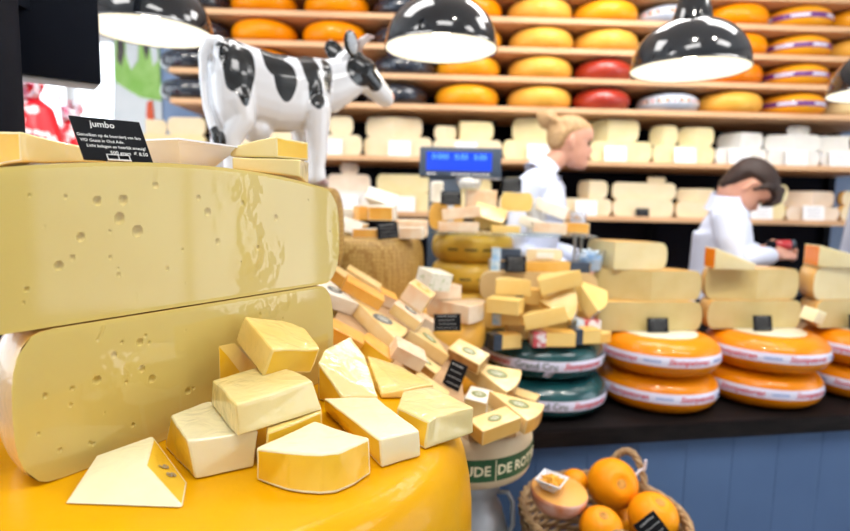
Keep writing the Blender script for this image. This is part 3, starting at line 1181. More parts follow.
#  row, stack no, lower (px0, px1, h, kind, a0, a1), upper list of the same, label px, black?
STACKS = [
    (5, 'first', 'behind the dish', (140, 206, 17, 'butter', 0, 180), [(168, 206, 18, 'cream', 0, 180), (143, 166, 15, 'orange', 10, 100)], None),
    (5, 'second', 'under the cow', (238, 320, 21, 'cream', 0, 180), [(245, 318, 19, 'cream', 20, 160)], None),
    (5, 'third', 'beside the cow', (322, 362, 21, 'cream', 0, 180), [(329, 353, 19, 'cream', 0, 180)], 331),
    (5, 'fourth', 'left of the scale display', (363, 432, 20, 'orange', 0, 165), [(365, 422, 21, 'cream', 12, 160)], 399.5),
    (5, 'fifth', 'over the scale display', (433, 502, 19, 'orange', 0, 180), [(434, 456, 14, 'orange', 20, 170), (457, 493, 19, 'butter', 0, 95)], 466),
    (5, 'sixth', 'behind the blonde bun', (503, 589, 20, 'butter', 0, 180), [(513, 585, 24, 'butter', 20, 165)], 538.5),
    (5, 'seventh', 'facing the blonde seller', (590, 652, 21, 'butter', 0, 180), [(592, 638, 23, 'butter', 0, 120)], 616),
    (5, 'eighth', 'with small wedges', (653, 715, 18, 'butter', 0, 180), [(653, 677, 21, 'butter', 0, 130), (681, 713, 20, 'butter', 0, 150)], 686),
    (5, 'ninth', 'of white cheese', (716, 767, 17, 'goat', 0, 180), [(728, 765, 17, 'goat', 10, 120)], 741),
    (5, 'tenth', 'of white cheese', (768, 821, 16, 'goat', 0, 180), [(769, 820, 17, 'goat', 0, 160)], 798),
    (5, 'eleventh', 'of white cheese', (822, 885, 16, 'goat', 0, 180), [(822, 880, 17, 'goat', 15, 165)], 842),
    (6, 'first', 'beside the cow leg', (318, 371, 20, 'goat', 0, 180), [(326, 370, 18, 'pink', 10, 160)], 347),
    (6, 'second', 'left of the scale pole', (372, 432, 20, 'yellow', 0, 180), [(376, 431, 19, 'butter', 0, 170)], 404),
    (6, 'third', 'under the scale display', (448, 496, 20, 'butter', 0, 180), [(455, 492, 16, 'yellow', 20, 120)], None),
    (6, 'fourth', 'behind the blonde seller', (499, 560, 20, 'cream', 0, 180), [(501, 556, 18, 'cream', 0, 180)], None),
    (6, 'fifth', 'next to the blonde seller', (562, 612, 18, 'orange', 0, 180), [(582, 607, 19, 'orange', 0, 110)], 586.5),
    (6, 'sixth', 'with a black price card', (613, 674, 18, 'orange', 0, 180), [(611.5, 675, 18, 'cream', 0, 180)], 643),
    (6, 'seventh', 'behind the bent dark-haired person', (676, 722, 17, 'orange', 0, 180), [(680, 716, 14, 'cream', 10, 150)], None),
    (6, 'eighth', 'behind the bent head', (736, 786, 18, 'butter', 0, 180), [(742, 787, 19, 'butter', 0, 180)], 763),
    (6, 'ninth', 'of pinkish cheese', (787, 840, 14, 'pink', 0, 180), [(792, 839, 17, 'pink', 15, 140)], 815),
    (6, 'tenth', 'at the shelf end', (842, 895, 16, 'orange', 0, 180), [(842, 890, 16, 'orange', 0, 180)], None),
]
SHN = {5: 'upper', 6: 'lower'}
WH = {'behind the dish': 'behind the white dish', 'under the cow': 'behind the cow', 'left of the scale display': 'beside the scale display', 'next to the blonde seller': 'by the blonde seller',
      'behind the bent dark-haired person': 'behind the dark-haired person', 'facing the blonde seller': 'before the blonde face'}
CLOOK['orange'] = 'orange-edged'
for row, no, where, low, ups, lab in STACKS:
    where = WH.get(where, where)
    if where == 'of white cheese':
        where = no + ' from the window'
    H = cut_piece(*low[:2], row, 0, *low[2:], 0.05, '%s half cheese, bottom of the stack %s, %s cut-cheese shelf' % (CLOOK[low[3]], where, SHN[row]))
    for j, u in enumerate(ups):
        pos = '' if len(ups) == 1 else (' larger' if u[2] == max(q[2] for q in ups) else ' smaller')
        cut_piece(*u[:2], row, H + 0.001, *u[2:], 0.07, '%s%s cheese piece, upper in the stack %s, %s cut-cheese shelf' % (CLOOK[u[3]], pos, where, SHN[row]), name='cut_cheese')
    if lab:
        blk = where == 'with a black price card'
        shelf_tag(lab, row, ('small black price card' if blk else 'white price label') + ' before the %s cheese stack, %s cut-cheese shelf' % (no, SHN[row]), blk)

# loose pieces on top
rw = lambda px0, px1, row, base_px, h, kind, a0, a1, lab: cut_piece(px0, px1, row, base_px * 0.93 * 3.2 / FPX, h, kind, a0, a1, 0.09, lab, name='cheese_piece', group='loose pieces on the lower shelves')
rw(340, 358, 6, 38.6, 11, 'pink', 10, 170, 'small pinkish cheese piece on top of the stack beside the cow leg')
rw(646, 664, 6, 36.8, 6, 'orange', 0, 180, 'small flat cheese slice topmost above the black price card')
rw(788, 811, 5, 34, 9, 'goat', 20, 160, 'small grey-white cheese piece topmost above the white goat cheeses')
# ================================================================== counter
cdir = Vector((1.40 - 0.342, 1.84 - 1.65, 0)).normalized()
cnor = Vector((-cdir.y, cdir.x, 0))
C0 = Vector((0.342, 1.65, 0))


def cpt(x, back=0.0):
    p = C0 + cdir * ((x - C0.x) / cdir.x)
    return p + cnor * back


ZT = 0.71
pts = [cpt(-0.17), cpt(2.6), cpt(2.6, 0.47), cpt(0.42, 0.47), Vector((0.37, 2.30, 0)), Vector((0.37, 2.42, 0)), Vector((0.26, 2.50, 0)), Vector((0.26, 2.66, 0)), Vector((-0.46, 2.66, 0)), Vector((-0.46, 1.80, 0)), Vector((-0.20, 1.80, 0))]
bm = bmesh.new()
tv = [bm.verts.new((p.x, p.y, ZT)) for p in pts]
bv = [bm.verts.new((p.x, p.y, ZT - 0.055)) for p in pts]
bm.faces.new(tv)
bm.faces.new(bv[::-1])
for i in range(len(pts)):
    j = (i + 1) % len(pts)
    bm.faces.new((tv[j], tv[i], bv[i], bv[j]))
bmesh.ops.recalc_face_normals(bm, faces=bm.faces[:])
bmesh.ops.bevel(bm, geom=[e for e in bm.edges if abs(e.verts[0].co.z - ZT) < 1e-5 and abs(e.verts[1].co.z - ZT) < 1e-5], offset=0.004, segments=2, affect='EDGES')
counter = empty('shop_counter', (0, 0, 0))
tag(counter, 'display counter with black wooden top and blue-grey planked front', 'counter')
bm_obj('worktop', bm, counter_black, counter, True, 30)
bm = bmesh.new()
ang = math.atan2(cdir.y, cdir.x)
x = -0.15
while x < 2.58:
    c = cpt(x + 0.0875 * 0.985, 0.055)
    add_box(bm, 0, 0, 0, 0.1745, 0.05, ZT - 0.056, Matrix.Translation((c.x, c.y, (ZT - 0.056) / 2)) @ Matrix.Rotation(ang, 4, 'Z'))
    x += 0.175 * cdir.x
bmesh.ops.bevel(bm, geom=[e for e in bm.edges if abs(e.verts[0].co.z - e.verts[1].co.z) > 0.3], offset=0.0015, segments=1, affect='EDGES')
bm_obj('plank_front', bm, panel_blue, counter, False)
bm = bmesh.new()
c = cpt(1.2, 0.27)
add_box(bm, 0, 0, 0, 2.2, 0.36, ZT - 0.056, Matrix.Translation((c.x, c.y, (ZT - 0.056) / 2)) @ Matrix.Rotation(ang, 4, 'Z'))
add_box(bm, -0.12, 2.26, (ZT - 0.056) / 2, 0.6, 0.7, ZT - 0.056)
bm_obj('cabinet', bm, plastic_black, counter, False)
counter_top = counter.children[0]
PG = Pile()
PG.items.append((BVHTree.FromPolygons([Vector((-1, 0, ZT)), Vector((4, 0, ZT)), Vector((4, 4, ZT)), Vector((-1, 4, ZT))], [(0, 1, 2, 3)]), [], (-1, 4, 0, 4)))


# ------------------------------------------------------------------ printed wheels on the counter
def stomp_wheel(label, x, y, z, rot, green=False, top=True):
    Rw, H = (0.211 if green else 0.206), 0.127
    o, p = wheel('whole_cheese', Rw, H, 0.085, green_rind if green else stomp_rind, 2.2, 64)
    z0, z1 = H * (0.34 if green else 0.40), H * (0.60 if green else 0.66)
    bd = band('band', p, z0, z1, band_white, o)
    zc = (z0 + z1) / 2
    if green:
        ring_text('grand_cru_print', [('Grand Cru', 0.031, a, 0, 0.0003) for a in (-0.05, 1.52, -1.62)], p, zc, bd, green_ink)
        ring_text('red_script', [('Stompetoren', 0.028, a, 0.35, 0.0006) for a in (0.72, -0.83, 2.3)], p, zc, bd, red_ink)
    else:
        ring_text('red_script', [('Stompetoren', 0.027, a, 0.35, 0.0005) for a in (-0.55, 0.62, 1.8, -1.72)], p, zc, bd, red_ink)
        ring_marks('print_pattern', (0.03, 1.2, -1.13), 0.05, 0.006, p, zc, bd, blue_ink, 3)
    if top and not green:
        d = oval('top_paper', 0.128, 0.128, top_paper, o, (0, 0, H), 0.0008, n=48)
    o.location = (x, y, z)
    o.rotation_euler = (0, 0, rot)
    return tag(o, label, 'cheese wheel', 'printed cheese wheels on the counter')


def face_cam(x, y):
    return math.atan2(x, y) * -1


gx, gy = 0.424, 1.915
g1 = stomp_wheel('dark green waxed cheese wheel with white band, standing on the black counter', gx + 0.004, gy, ZT, face_cam(gx, gy) + 0.10, True)
g2 = stomp_wheel('dark green waxed cheese wheel with torn white band, beneath the wedge pile', gx - 0.008, gy + 0.004, ZT + 0.1275, face_cam(gx, gy) - 0.02, True)
STK = [(0.846, 1.978, 'nearest the green wheels'), (1.258, 2.045, 'in the middle of the counter'), (1.70, 2.120, 'at the frame edge past the middle stack')]
ow = []
for i, (x, y, w) in enumerate(STK):
    for j in range(2):
        o = stomp_wheel('%s orange wheel with white printed band, stack %s' % (('lower', 'upper')[j], w), x - 0.006 * j + (0.012 if i == 1 and j else 0), y - 0.012 * j, ZT + 0.1275 * j,
                        face_cam(x, y) + (0.12, -0.1)[j] + 0.2 * i, False, j == 1)
        ow.append(o)
# torn flap of the green wheel's band
bm = bmesh.new()
pf = wheel_prof(0.211, 0.127, 0.085)
fl = [(0.10, 0.046), (0.24, 0.048), (0.20, 0.032), (0.145, 0.022), (0.05, 0.025), (0.075, 0.033)]
vs_ = [((prof_r(pf, z) + 0.0016) * math.sin(a), -(prof_r(pf, z) + 0.0016) * math.cos(a), z) for a, z in fl]
mesh_obj('torn_band_flap', vs_, [tuple(range(len(vs_)))[::-1]], band_white, g2, False)


def half(name, px0, px1, zb, H, y, a0, a1, rind, cut, label, rot=0.0, n=30, c=0.03, group=None, mexp=2.4):
    """half cheese seen from px0 to px1, its cut side facing the shopper"""
    p0, p1 = at(px0, 300, y), at(px1, 300, y)
    w = p1.x - p0.x
    cs = [math.cos(R(a0 + (a1 - a0) * k / 40)) for k in range(41)]
    lo, hi = min(min(cs), 0), max(max(cs), 0)
    Rw = w / (hi - lo)
    o = sector(name, Rw, H, c, R(a0), R(a1), rind, cut, mexp, n)
    o.location = (p0.x - lo * Rw, y, zb)
    o.rotation_euler = (0, 0, rot)
    return tag(o, label, 'cut cheese', group)


ztop = ZT + 0.1275 * 2 + 0.002
stack_rind = mat('stack_rind', (0.66, 0.36, 0.09), 0.4, (0.70, 0.44, 0.16), 12, coat=0.3, spec=0.3)
grp = 'half cheeses stacked on the printed orange wheels'
s1 = 0.1
half('half_cheese', 597, 707, ztop, 0.103, 1.95, 0, 180, stack_rind, stack_cut, 'half cheese with golden cut face lying on the stack nearest the green wheels', 0.12, group=grp)
half('half_cheese', 599, 708, ztop + 0.104, 0.106, 1.97, 4, 154, stack_rind, stack_cut, 'half cheese with pale and golden cut faces, under the square-cut cheese', 0.15, group=grp)
half('cut_cheese', 606, 668, ztop + 0.2115, 0.098, 1.99, 2, 96, stack_rind, stack_cut2, 'square-cut cheese piece topmost on the stack nearest the green wheels', 0.1, group=grp)
half('half_cheese', 704.5, 808, ztop, 0.103, 2.035, 0, 180, stack_rind, stack_cut, 'half cheese behind the small black card in the middle orange stack', 0.14, group=grp)
half('half_cheese', 706, 807, ztop + 0.104, 0.114, 2.045, 6, 168, stack_rind, stack_cut, 'half cheese with pale and golden faces, upper in the middle orange stack', 0.14, group=grp)
half('half_cheese', 811, 915, ztop, 0.105, 2.09, 0, 180, stack_rind, stack_cut, 'lower half cheese of the stack cut off by the photo edge', 0.16, group=grp)
half('half_cheese', 806, 905, ztop + 0.106, 0.122, 2.10, 0, 180, stack_rind, stack_cut2, 'pale half cheese, upper in the stack cut off by the photo edge', 0.16, group=grp)


def slope_wedge(px0, px1, y, zb, h0, h1, dep, label):
    q = [Vector((at(px0, 250, y).x, y, zb)), Vector((at(px1, 250, y).x, y + 0.01, zb)), Vector((at(px1, 250, y).x - 0.02, y + dep * 0.6, zb)), Vector((at(px0, 250, y).x + 0.01, y + dep, zb))]
    hh = (h0, h1, h1, h0)
    o = prism('cheese_wedge', [p + Vector((0, 0, hh[k])) for k, p in enumerate(q)], q, stack_cut2, stomp_rind, (3,), 0.004)
    return tag(o, label, 'cheese wedge')


slope_wedge(716, 759, 1.99, ztop + 0.104 + 0.1155, 0.076, 0.022, 0.10, 'orange-rinded pale wedge sloping down before the dark-haired person')
slope_wedge(820, 872, 2.06, ztop + 0.106 + 0.1235, 0.080, 0.035, 0.10, 'orange-rinded wedge on the stack at the photo edge')
# small wrapped sample cube between the stacks
o = block('cheese_cube', 0.062, 0.05, 0.045, white_cut, stomp_rind, (), bevel=0.004)
p = at(814, 284, 1.93)
o.location = (p.x, 1.93, ztop + 0.052)
o.rotation_euler = (R(10), R(14), R(30))
tag(o, 'small film-wrapped white cheese cube wedged between two half-cheese stacks', 'cheese cube')
# cards on the half cheeses
for px, y, lab, w_, h_ in ((659, 1.925, 'small black price card leaning on the half cheese nearest the green wheels', 0.077, 0.05), (764, 1.985, 'small black price card on the white paper of the middle orange stack', 0.073, 0.056),
                           (858, 2.05, 'small black price card partly out of frame at the counter end', 0.06, 0.055)):
    p = at(px, 320, y)
    price_card('price_card', w_, h_, lab, 4, loc=(p.x, y, ztop + 0.001), rot=(R(-12), 0, 0.1), seed=int(px))

# ------------------------------------------------------------------ half cheeses and packed wedges on the green wheels
zg = ZT + 0.1275 * 2 + 0.001
hg1 = half('half_cheese', 481, 596, zg, 0.098, 1.94, 2, 178, tan_edge, pack_gold, 'film-wrapped half cheese on the green wheels, mostly behind the wedge pile', 0.05, c=0.04)
hg2 = half('half_cheese', 479, 598, zg + 0.099, 0.102, 1.95, 0, 180, tan_edge, mat('aged_cut_face', (0.60, 0.41, 0.18), 0.42, (0.66, 0.47, 0.22), 9, coat=0.5, wrap=0.25), 'broad brown-gold half cheese behind the wedge pile on the green wheels', 0.05, c=0.045)
PG.add(g1)
PG.add(g2)
for o in (hg1, hg2):
    PG.add(o)
gw = 'golden wedges piled on the green wheels'


def gpiece(kind, px, py, rot, label, size=(0.10, 0.05, 0.045), lab=None, st=None, y0=1.70, y1=1.90, cut=None, rind=None):
    if kind == 'w':
        o = wedge('cheese_wedge', size[0], size[2], R(size[1]), rind or pack_gold, cut or pack_goldcut, pack_goldcut, st, 0, lab)
    else:
        o = block('cheese_block', size[0], size[1], size[2], cut or pack_gold, rind or pack_goldcut, (0, 1), st, lab)
    o.scale = (1, 1, 1)
    for ob in tree(o):
        ob.data.transform(Matrix.Scale(1.16, 4))
    PG.place(o, px - 4, py, y0, y1, rot)
    return tag(o, label, 'cheese wedge', gw)


D = R
gpiece('b', 508, 344, (0, 0, D(20)), 'golden block with a dark label, lowest at the edge of the green wheel', (0.085, 0.045, 0.040), label_dark, y0=1.74, y1=1.82)
gpiece('b', 556, 345, (0, 0, D(4)), 'long golden block with a red and white label, front of the green wheel', (0.115, 0.05, 0.040), label_red, y0=1.735, y1=1.80)
gpiece('b', 588, 340, (0, 0, D(10)), 'golden block with a dark end label on the green wheel', (0.075, 0.05, 0.040), label_dark, y0=1.75, y1=1.84)
gpiece('w', 604, 336, (0, 0, D(-60)), 'small pale wedge pointing to the orange wheels', (0.06, 50, 0.03), y0=1.76, y1=1.90)
gpiece('b', 530, 330, (0, 0, D(-3)), 'long golden block lying on the block with a red label', (0.115, 0.055, 0.042), None, y0=1.73, y1=1.84)
gpiece('b', 590, 324, (0, 0, D(6)), 'flat pack with a red and blue label under the tilted wedge', (0.072, 0.045, 0.028), sticker_blue, y0=1.74, y1=1.86, rind=label_red, cut=label_red)
gpiece('b', 512, 317, (0, 0, D(-14)), 'small golden block with pale blue label under the pale block', (0.08, 0.05, 0.036), sticker_blue, y0=1.73, y1=1.84)
gpiece('b', 509, 305, (0, 0, D(-24)), 'pale golden block second from the top of the pile', (0.09, 0.06, 0.040), None, y0=1.72, y1=1.84, rind=pack_goldcut, cut=pack_goldcut)
gpiece('w', 548, 318, (0, D(16), D(155)), 'golden wedge sloping down in the middle of the pile', (0.115, 38, 0.042), None, y0=1.72, y1=1.84)
gpiece('w', 566, 305, (D(62), D(0), D(-15)), 'brown-gold wedge standing upright in the middle of the pile', (0.105, 60, 0.045), sticker_blue, y0=1.72, y1=1.86)
gpiece('w', 515, 285, (0, 0, D(150)), 'pale wedge with a dark label topmost on the pile', (0.098, 52, 0.044), label_dark, y0=1.72, y1=1.86)
gpiece('b', 536, 296, (0, 0, D(-30)), 'golden block half hidden behind the topmost wedge', (0.08, 0.05, 0.045), label_dark, y0=1.76, y1=1.90)
gpiece('w', 562, 281, (D(-8), D(14), D(160)), 'long golden wedge leaning on the brown-gold half cheese', (0.12, 40, 0.044), None, y0=1.72, y1=1.90)
gpiece('w', 590, 297, (D(30), D(38), D(-10)), 'broad golden wedge tilted at the right end of the pile', (0.11, 62, 0.042), sticker_blue, y0=1.74, y1=1.88)

# packs on top of the brown-gold half cheese
zh = zg + 0.099 + 0.103


def on_half(o, px, y, rot, label, cat='cheese pack', zz=None, group='packs on the brown-gold half cheese'):
    p = at(px, 255, y)
    o.location = (p.x, y, zz if zz is not None else zh)
    o.rotation_euler = rot
    return tag(o, label, cat, group)


on_half(block('cheese_pack', 0.105, 0.06, 0.036, pack_gold, label_dark, (0, 1), None, sticker_blue), 505, 2.0, (0, 0, 0.05), 'dark and pale blue labelled pack lying on the brown-gold half cheese')
on_half(block('cheese_pack', 0.100, 0.05, 0.040, label_dark, label_dark, (), None, sticker_blue), 506, 2.0, (0, 0, -0.03), 'dark pack with blue and white end under the glass plate', zz=zh + 0.037)
on_half(block('cheese_pack', 0.235, 0.06, 0.035, pack_gold, pack_gold, (), None, None), 556, 1.99, (0, 0, 0.03), 'long golden slab lying in front of the brie').name = 'cheese_slab'
slab = bpy.data.objects['cheese_slab']
bm = bmesh.new()
add_box(bm, 0.08, 0, 0.0175, 0.07, 0.0612, 0.0362)
bm_obj('paper_label', bm, label_dark, slab, False)
br = sector('brie_cheese', 0.066, 0.04, 0.008, R(10), R(170), brie_white, mat('brie_cut', (0.86, 0.72, 0.46), 0.4, sss=0.3), 3, 20)
on_half(br, 545, 1.985, (0, 0, 0.0), 'half round white brie on the golden slab under the glass plate', 'brie', zh + 0.037, None)
bm = bmesh.new()
add_box(bm, 0, -0.003, 0.02, 0.062, 0.003, 0.020)
bm_obj('white_wrapper', bm, brie_white, br, False)
p = at(517, 262, 1.90)
price_card('price_card', 0.072, 0.056, 'black price card before the labelled packs under the glass plate', 5, loc=(p.x, 1.925, zh), rot=(R(-6), 0, 0), seed=3)

# ------------------------------------------------------------------ mustard wheels, glass plate, scale display
mx, my = 0.195, 2.31
NM = 5
for i in range(NM):
    o, p_ = wheel('whole_cheese', 0.168, 0.1142, 0.045, mustard_rind, 2.3, 56)
    ring_marks('stamp_pattern', [-0.95 + 0.42 * k for k in range(6)], 0.042, 0.009, p_, 0.053, o, dark_ink, i + 1)
    o.location = (mx, my, ZT + 0.115 * i + 0.0005)
    o.rotation_euler = (0, 0, 0.1 * i)
    tag(o, ['mustard-brown wheel, lowest of the tall stack behind the packs', 'mustard-brown wheel, second from the bottom in the tall stack behind the packs', 'mustard-brown wheel, middle of the tall stack behind the packs',
            'mustard-brown stamped wheel behind the herb cheese, second from the top', 'mustard-brown stamped wheel directly under the glass plate'][i], 'cheese wheel', 'mustard-brown stamped wheels')
zgl = ZT + 0.115 * NM + 0.001
glass = empty('glass_plate', (0, 0, 0))
tag(glass, 'clear glass display plate carrying wrapped cheese cuts above the counter', 'glass plate')
gp0, gp1 = at(424, 239, 2.10), at(592, 240, 2.10)
box('plate', (gp0.x, 2.03, zgl), (gp1.x, 2.275, zgl + 0.008), clear_glass, glass, 0.001, 1)
for y in (2.17, 2.265):
    tube('leg', [(gp1.x - 0.02, y, ZT), (gp1.x - 0.02, y, zgl - 0.0005)], 0.006, steel, glass)
zp = zgl + 0.0085
PL = Pile()
PL.items.append((BVHTree.FromPolygons([Vector((gp0.x - .05, 2.0, zp)), Vector((gp1.x + .05, 2.0, zp)), Vector((gp1.x + .05, 2.4, zp)), Vector((gp0.x - .05, 2.4, zp))], [(0, 1, 2, 3)]), [], (-1, 4, 0, 4)))
gpl = 'cuts on the glass plate'


def ppiece(o, px, py, rot, label, y0=2.05, y1=2.27, cat='cheese pack'):
    PL.place(o, px, py, y0, y1, rot, 10)
    return tag(o, label, cat, gpl)


def ppl(px, y, o, rot, label, cat='cheese pack'):
    p = at(px, 225, y)
    PL.drop(o, p.x, y, rot, 0.0035)
    return tag(o, label, cat, gpl)


hc = sector('half_cheese', 0.07, 0.105, 0.03, R(0), R(180), pack_white, pack_gold, 2.3, 20)
ppl(446, 2.20, hc, (0, 0, 0.2), 'white-rinded half round cheese at the end of the glass plate', 'cut cheese')
ppl(458, 2.066, block('cheese_pack', 0.148, 0.055, 0.036, pack_pink, pack_orange, (3,), None), (0, 0, 0.05), 'flat pinkish pack lying lowest at the front of the glass plate')
ppl(458, 2.085, wedge('cheese_wedge', 0.145, 0.04, R(36), pack_orange, pack_pink, pack_pink), (R(-3), R(7), R(170)), 'orange and white wedge on the flat pinkish pack', 'cheese wedge')
ppl(505, 2.066, block('cheese_block', 0.105, 0.05, 0.026, golden_cut, golden_cut, (), None), (0, 0, 0), 'yellow slab lying before the broad pale wedge')
ppl(486, 2.15, wedge('cheese_wedge', 0.12, 0.062, R(56), pack_pink, pack_top, pack_top), (R(34), 0, R(150)), 'broad pale wedge with smooth face near the middle of the glass plate', 'cheese wedge')
ppl(480, 2.235, block('cheese_pack', 0.12, 0.05, 0.080, pack_pink, pack_pink, (), None), (0, 0, 0.06), 'long pinkish cheese block behind the pale wedge')
hc = sector('half_cheese', 0.062, 0.072, 0.02, R(0), R(180), tan_edge, golden_cut, 2.3, 20)
ppl(516, 2.165, hc, (0, 0, 0.1), 'yellow half cheese standing in the middle of the glass plate', 'cut cheese')
ppl(549, 2.066, block('cheese_pack', 0.12, 0.055, 0.038, pack_white, pack_pink, (3, 0), None), (0, R(2), R(-6)), 'white wrapped pack at the front of the glass plate')
ppl(576, 2.125, block('cheese_pack', 0.095, 0.045, 0.040, pack_pink, pack_orange, (0,), None), (0, R(2), R(-14)), 'pinkish wrapped pack at the free end of the glass plate')
ppl(533, 2.125, wedge('cheese_wedge', 0.12, 0.036, R(40), pack_orange, pack_pink, pack_white), (R(4), R(16), R(25)), 'white wedge leaning behind the white wrapped pack', 'cheese wedge')
ppl(553, 2.175, wedge('cheese_wedge', 0.13, 0.046, R(34), pack_orange, pack_pink, pack_white), (0, R(20), R(-16)), 'orange-edged wrapped wedge sloping to the cup', 'cheese wedge')
ppl(436, 2.255, block('cheese_pack', 0.05, 0.03, 0.085, pack_white, pack_white, (), None, bevel=0.01), (0, 0, 0.2), 'small white cheese beside the scale pole')


def tub(name, px, y, z, r, h, label, fillmat, n=26, cat='tub', crumbs=None):
    o = lathe(name, [(0, 0), (r * 0.8, 0), (r, h), (r * 1.05, h), (r * 1.05, h - 0.003), (r * 0.99, h - 0.004), (r * 0.78, 0.003), (0, 0.003)], clear_plastic if name != 'sample_bowl' else porcelain, None, 28, angle=30)
    bm = bmesh.new()
    rd = random.Random(int(px))
    for i in range(n):
        a, q = rd.uniform(0, 6.28), r * 0.75 * math.sqrt(rd.random())
        zz = h * 0.55 + (h * 0.55) * (1 - q / r) * rd.random() + 0.006
        s = r * 0.22
        add_box(bm, 0, 0, 0, s * rd.uniform(0.8, 1.5), s * 0.8, s * 0.8, Matrix.Translation((q * math.cos(a), q * math.sin(a), zz)) @ Euler((rd.uniform(0, 3), rd.uniform(0, 3), rd.uniform(0, 3))).to_matrix().to_4x4())
    f = bm_obj('crumbled_cheese' if fillmat is not sticker_blue else 'plastic_scraps', bm, fillmat, o, False)
    f['kind'] = 'stuff'
    bm = bmesh.new()
    bmesh.ops.create_cone(bm, cap_ends=True, segments=24, radius1=r * 0.74, radius2=r * 0.88, depth=h * 0.55, matrix=Matrix.Translation((0, 0, 0.005 + h * 0.275)))
    g = bm_obj('filling', bm, fillmat, o, True)
    p = at(px, 225, y)
    o.location = (p.x, y, z)
    return tag(o, label, cat)


o = tub('sample_bowl', 536, 2.245, zp + 0.10, 0.05, 0.04, 'beige bowl of crumbled cheese in front of the blonde seller', mat('crumb_beige', (0.80, 0.72, 0.60), 0.6))
o.location.z = zp
o.scale = (0.9, 0.9, 2.9)
o = tub('sample_tub', 468, 2.20, zp + 0.103, 0.05, 0.035, 'clear tub of white cheese crumbs on the long pinkish block', mat('crumb_white', (0.86, 0.84, 0.78), 0.6))
PLz = PL.rest(o, o.location.x, 2.22, (0, 0, 0))[0]
o.location = (o.location.x, 2.22, PLz)
for px, y, zb, lab, wd in ((451, 2.145, zp, 'black price card standing before the scale pole', 0.078), (511, 2.16, zp, 'black price card standing before the blonde seller', 0.076)):
    p = at(px, 200, y)
    o = price_card('price_card', wd, 0.052, lab, 5, seed=int(px))
    z, c = PL.rest(o, p.x, y, (R(-8), 0, 0))
    zt = at(px, 205, y).z
    if zt - z > 0.004:       # it stands in a tall clear holder
        box('clear_holder', (-0.012, 0.002, -(zt - z)), (0.012, 0.005, 0.02), mat('stand_plastic', (0.75, 0.77, 0.8), 0.2), o)
        z = zt
    o.location = (p.x, y, z)
    o.rotation_euler = (R(-4), 0, 0)
# cup at the end of the plate and a tub of scraps below it
o = tub('plastic_cup', 578, 2.235, zp, 0.032, 0.085, 'clear plastic cup standing at the end of the glass plate', mat('cup_tint', (0.75, 0.78, 0.84), 0.3), n=8, cat='cup')
o = tub('plastic_tub', 592, 2.03, zh - 0.001, 0.052, 0.075, 'clear plastic tub with blue-white plastic scraps behind the golden slab', sticker_blue, n=30)

dpx, dpy = 459.5, 2.56
sc = empty('scale_display', (at(460, 165, dpy).x, dpy, ZT))
tag(sc, 'shop scale customer display with lit blue screen on a slate-grey pole', 'scale display')
zc_ = at(460, 163, dpy).z - ZT
box('housing', (-0.182, -0.045, zc_ - 0.066), (0.182, 0.045, zc_ + 0.066), plastic_slate, sc, 0.008)
box('screen', (-0.152, -0.0475, zc_ - 0.038), (0.138, -0.0455, zc_ + 0.044), lcd_blue, sc)
scr = sc.children[-1]
flat_text('digits', '0.000   0.00   0.00', 0.033, lcd_digit, scr, Matrix.Translation((-0.006, -0.0486, zc_ + 0.022)) @ Matrix.Rotation(pi / 2, 4, 'X'))
bm = bmesh.new()
rd = random.Random(2)
x = -0.14
while x < 0.13:
    wq = rd.uniform(0.006, 0.016)
    if not -0.10 < x < -0.045:
        add_box(bm, x, -0.0456, zc_ - 0.052, wq, 0.001, 0.006)
    x += wq + 0.006
bm_obj('caption_print', bm, paper, sc, False)
box('pole', (-0.139, -0.03, 0.0), (0.004, 0.03, zc_ - 0.067), plastic_slate, sc, 0.004)
box('ledge', (-0.02, -0.046, zc_ - 0.071), (0.182, 0.04, zc_ - 0.0665), plastic_grey, sc)

# ------------------------------------------------------------------ parmesan
ped = box('wooden_pedestal', (-0.63, 1.36, 0.0), (-0.245, 1.75, 0.70), crate_wood, None, 0.004)
tag(ped, 'wooden block pedestal under the dotted wheels behind the jumbo cheese', 'pedestal')


def parm(x, y, z, H, Rw, label):
    o, p = wheel('parmesan_cheese', Rw, H, 0.035, parm_rind, 2.6, 72)
    o.location = (x, y, z)
    return tag(o, label, 'cheese wheel', 'dotted hard cheese wheels')


pz = [0.70, 0.945, 1.19]
for i, z in enumerate(pz):
    parm(-0.443, 1.55, z + 0.0006 * (i + 1), 0.2445, 0.215, ['dotted hard cheese wheel, lowest under the cow', 'dotted hard cheese wheel, middle one under the cow', 'dotted hard cheese wheel that the cow figurine stands on'][i])
ZCOW = 1.19 + 0.2445 + 0.0025
parm(-0.226, 2.085, ZT + 0.0005, 0.282, 0.222, 'dotted hard cheese wheel, lower one beneath the wrapped pieces')
b2 = parm(-0.226, 2.085, ZT + 0.2835, 0.282, 0.222, 'broad dotted hard cheese wheel carrying wrapped pieces')
ZB = ZT + 0.2835 + 0.282
PB = Pile(b2)
gb = 'wrapped pieces on the broad dotted wheel'


def bpiece(o, px, y, rot, label, cat='cheese pack'):
    p = at(px, 225, y)
    PB.drop(o, p.x, y, rot)
    return tag(o, label, cat, gb)


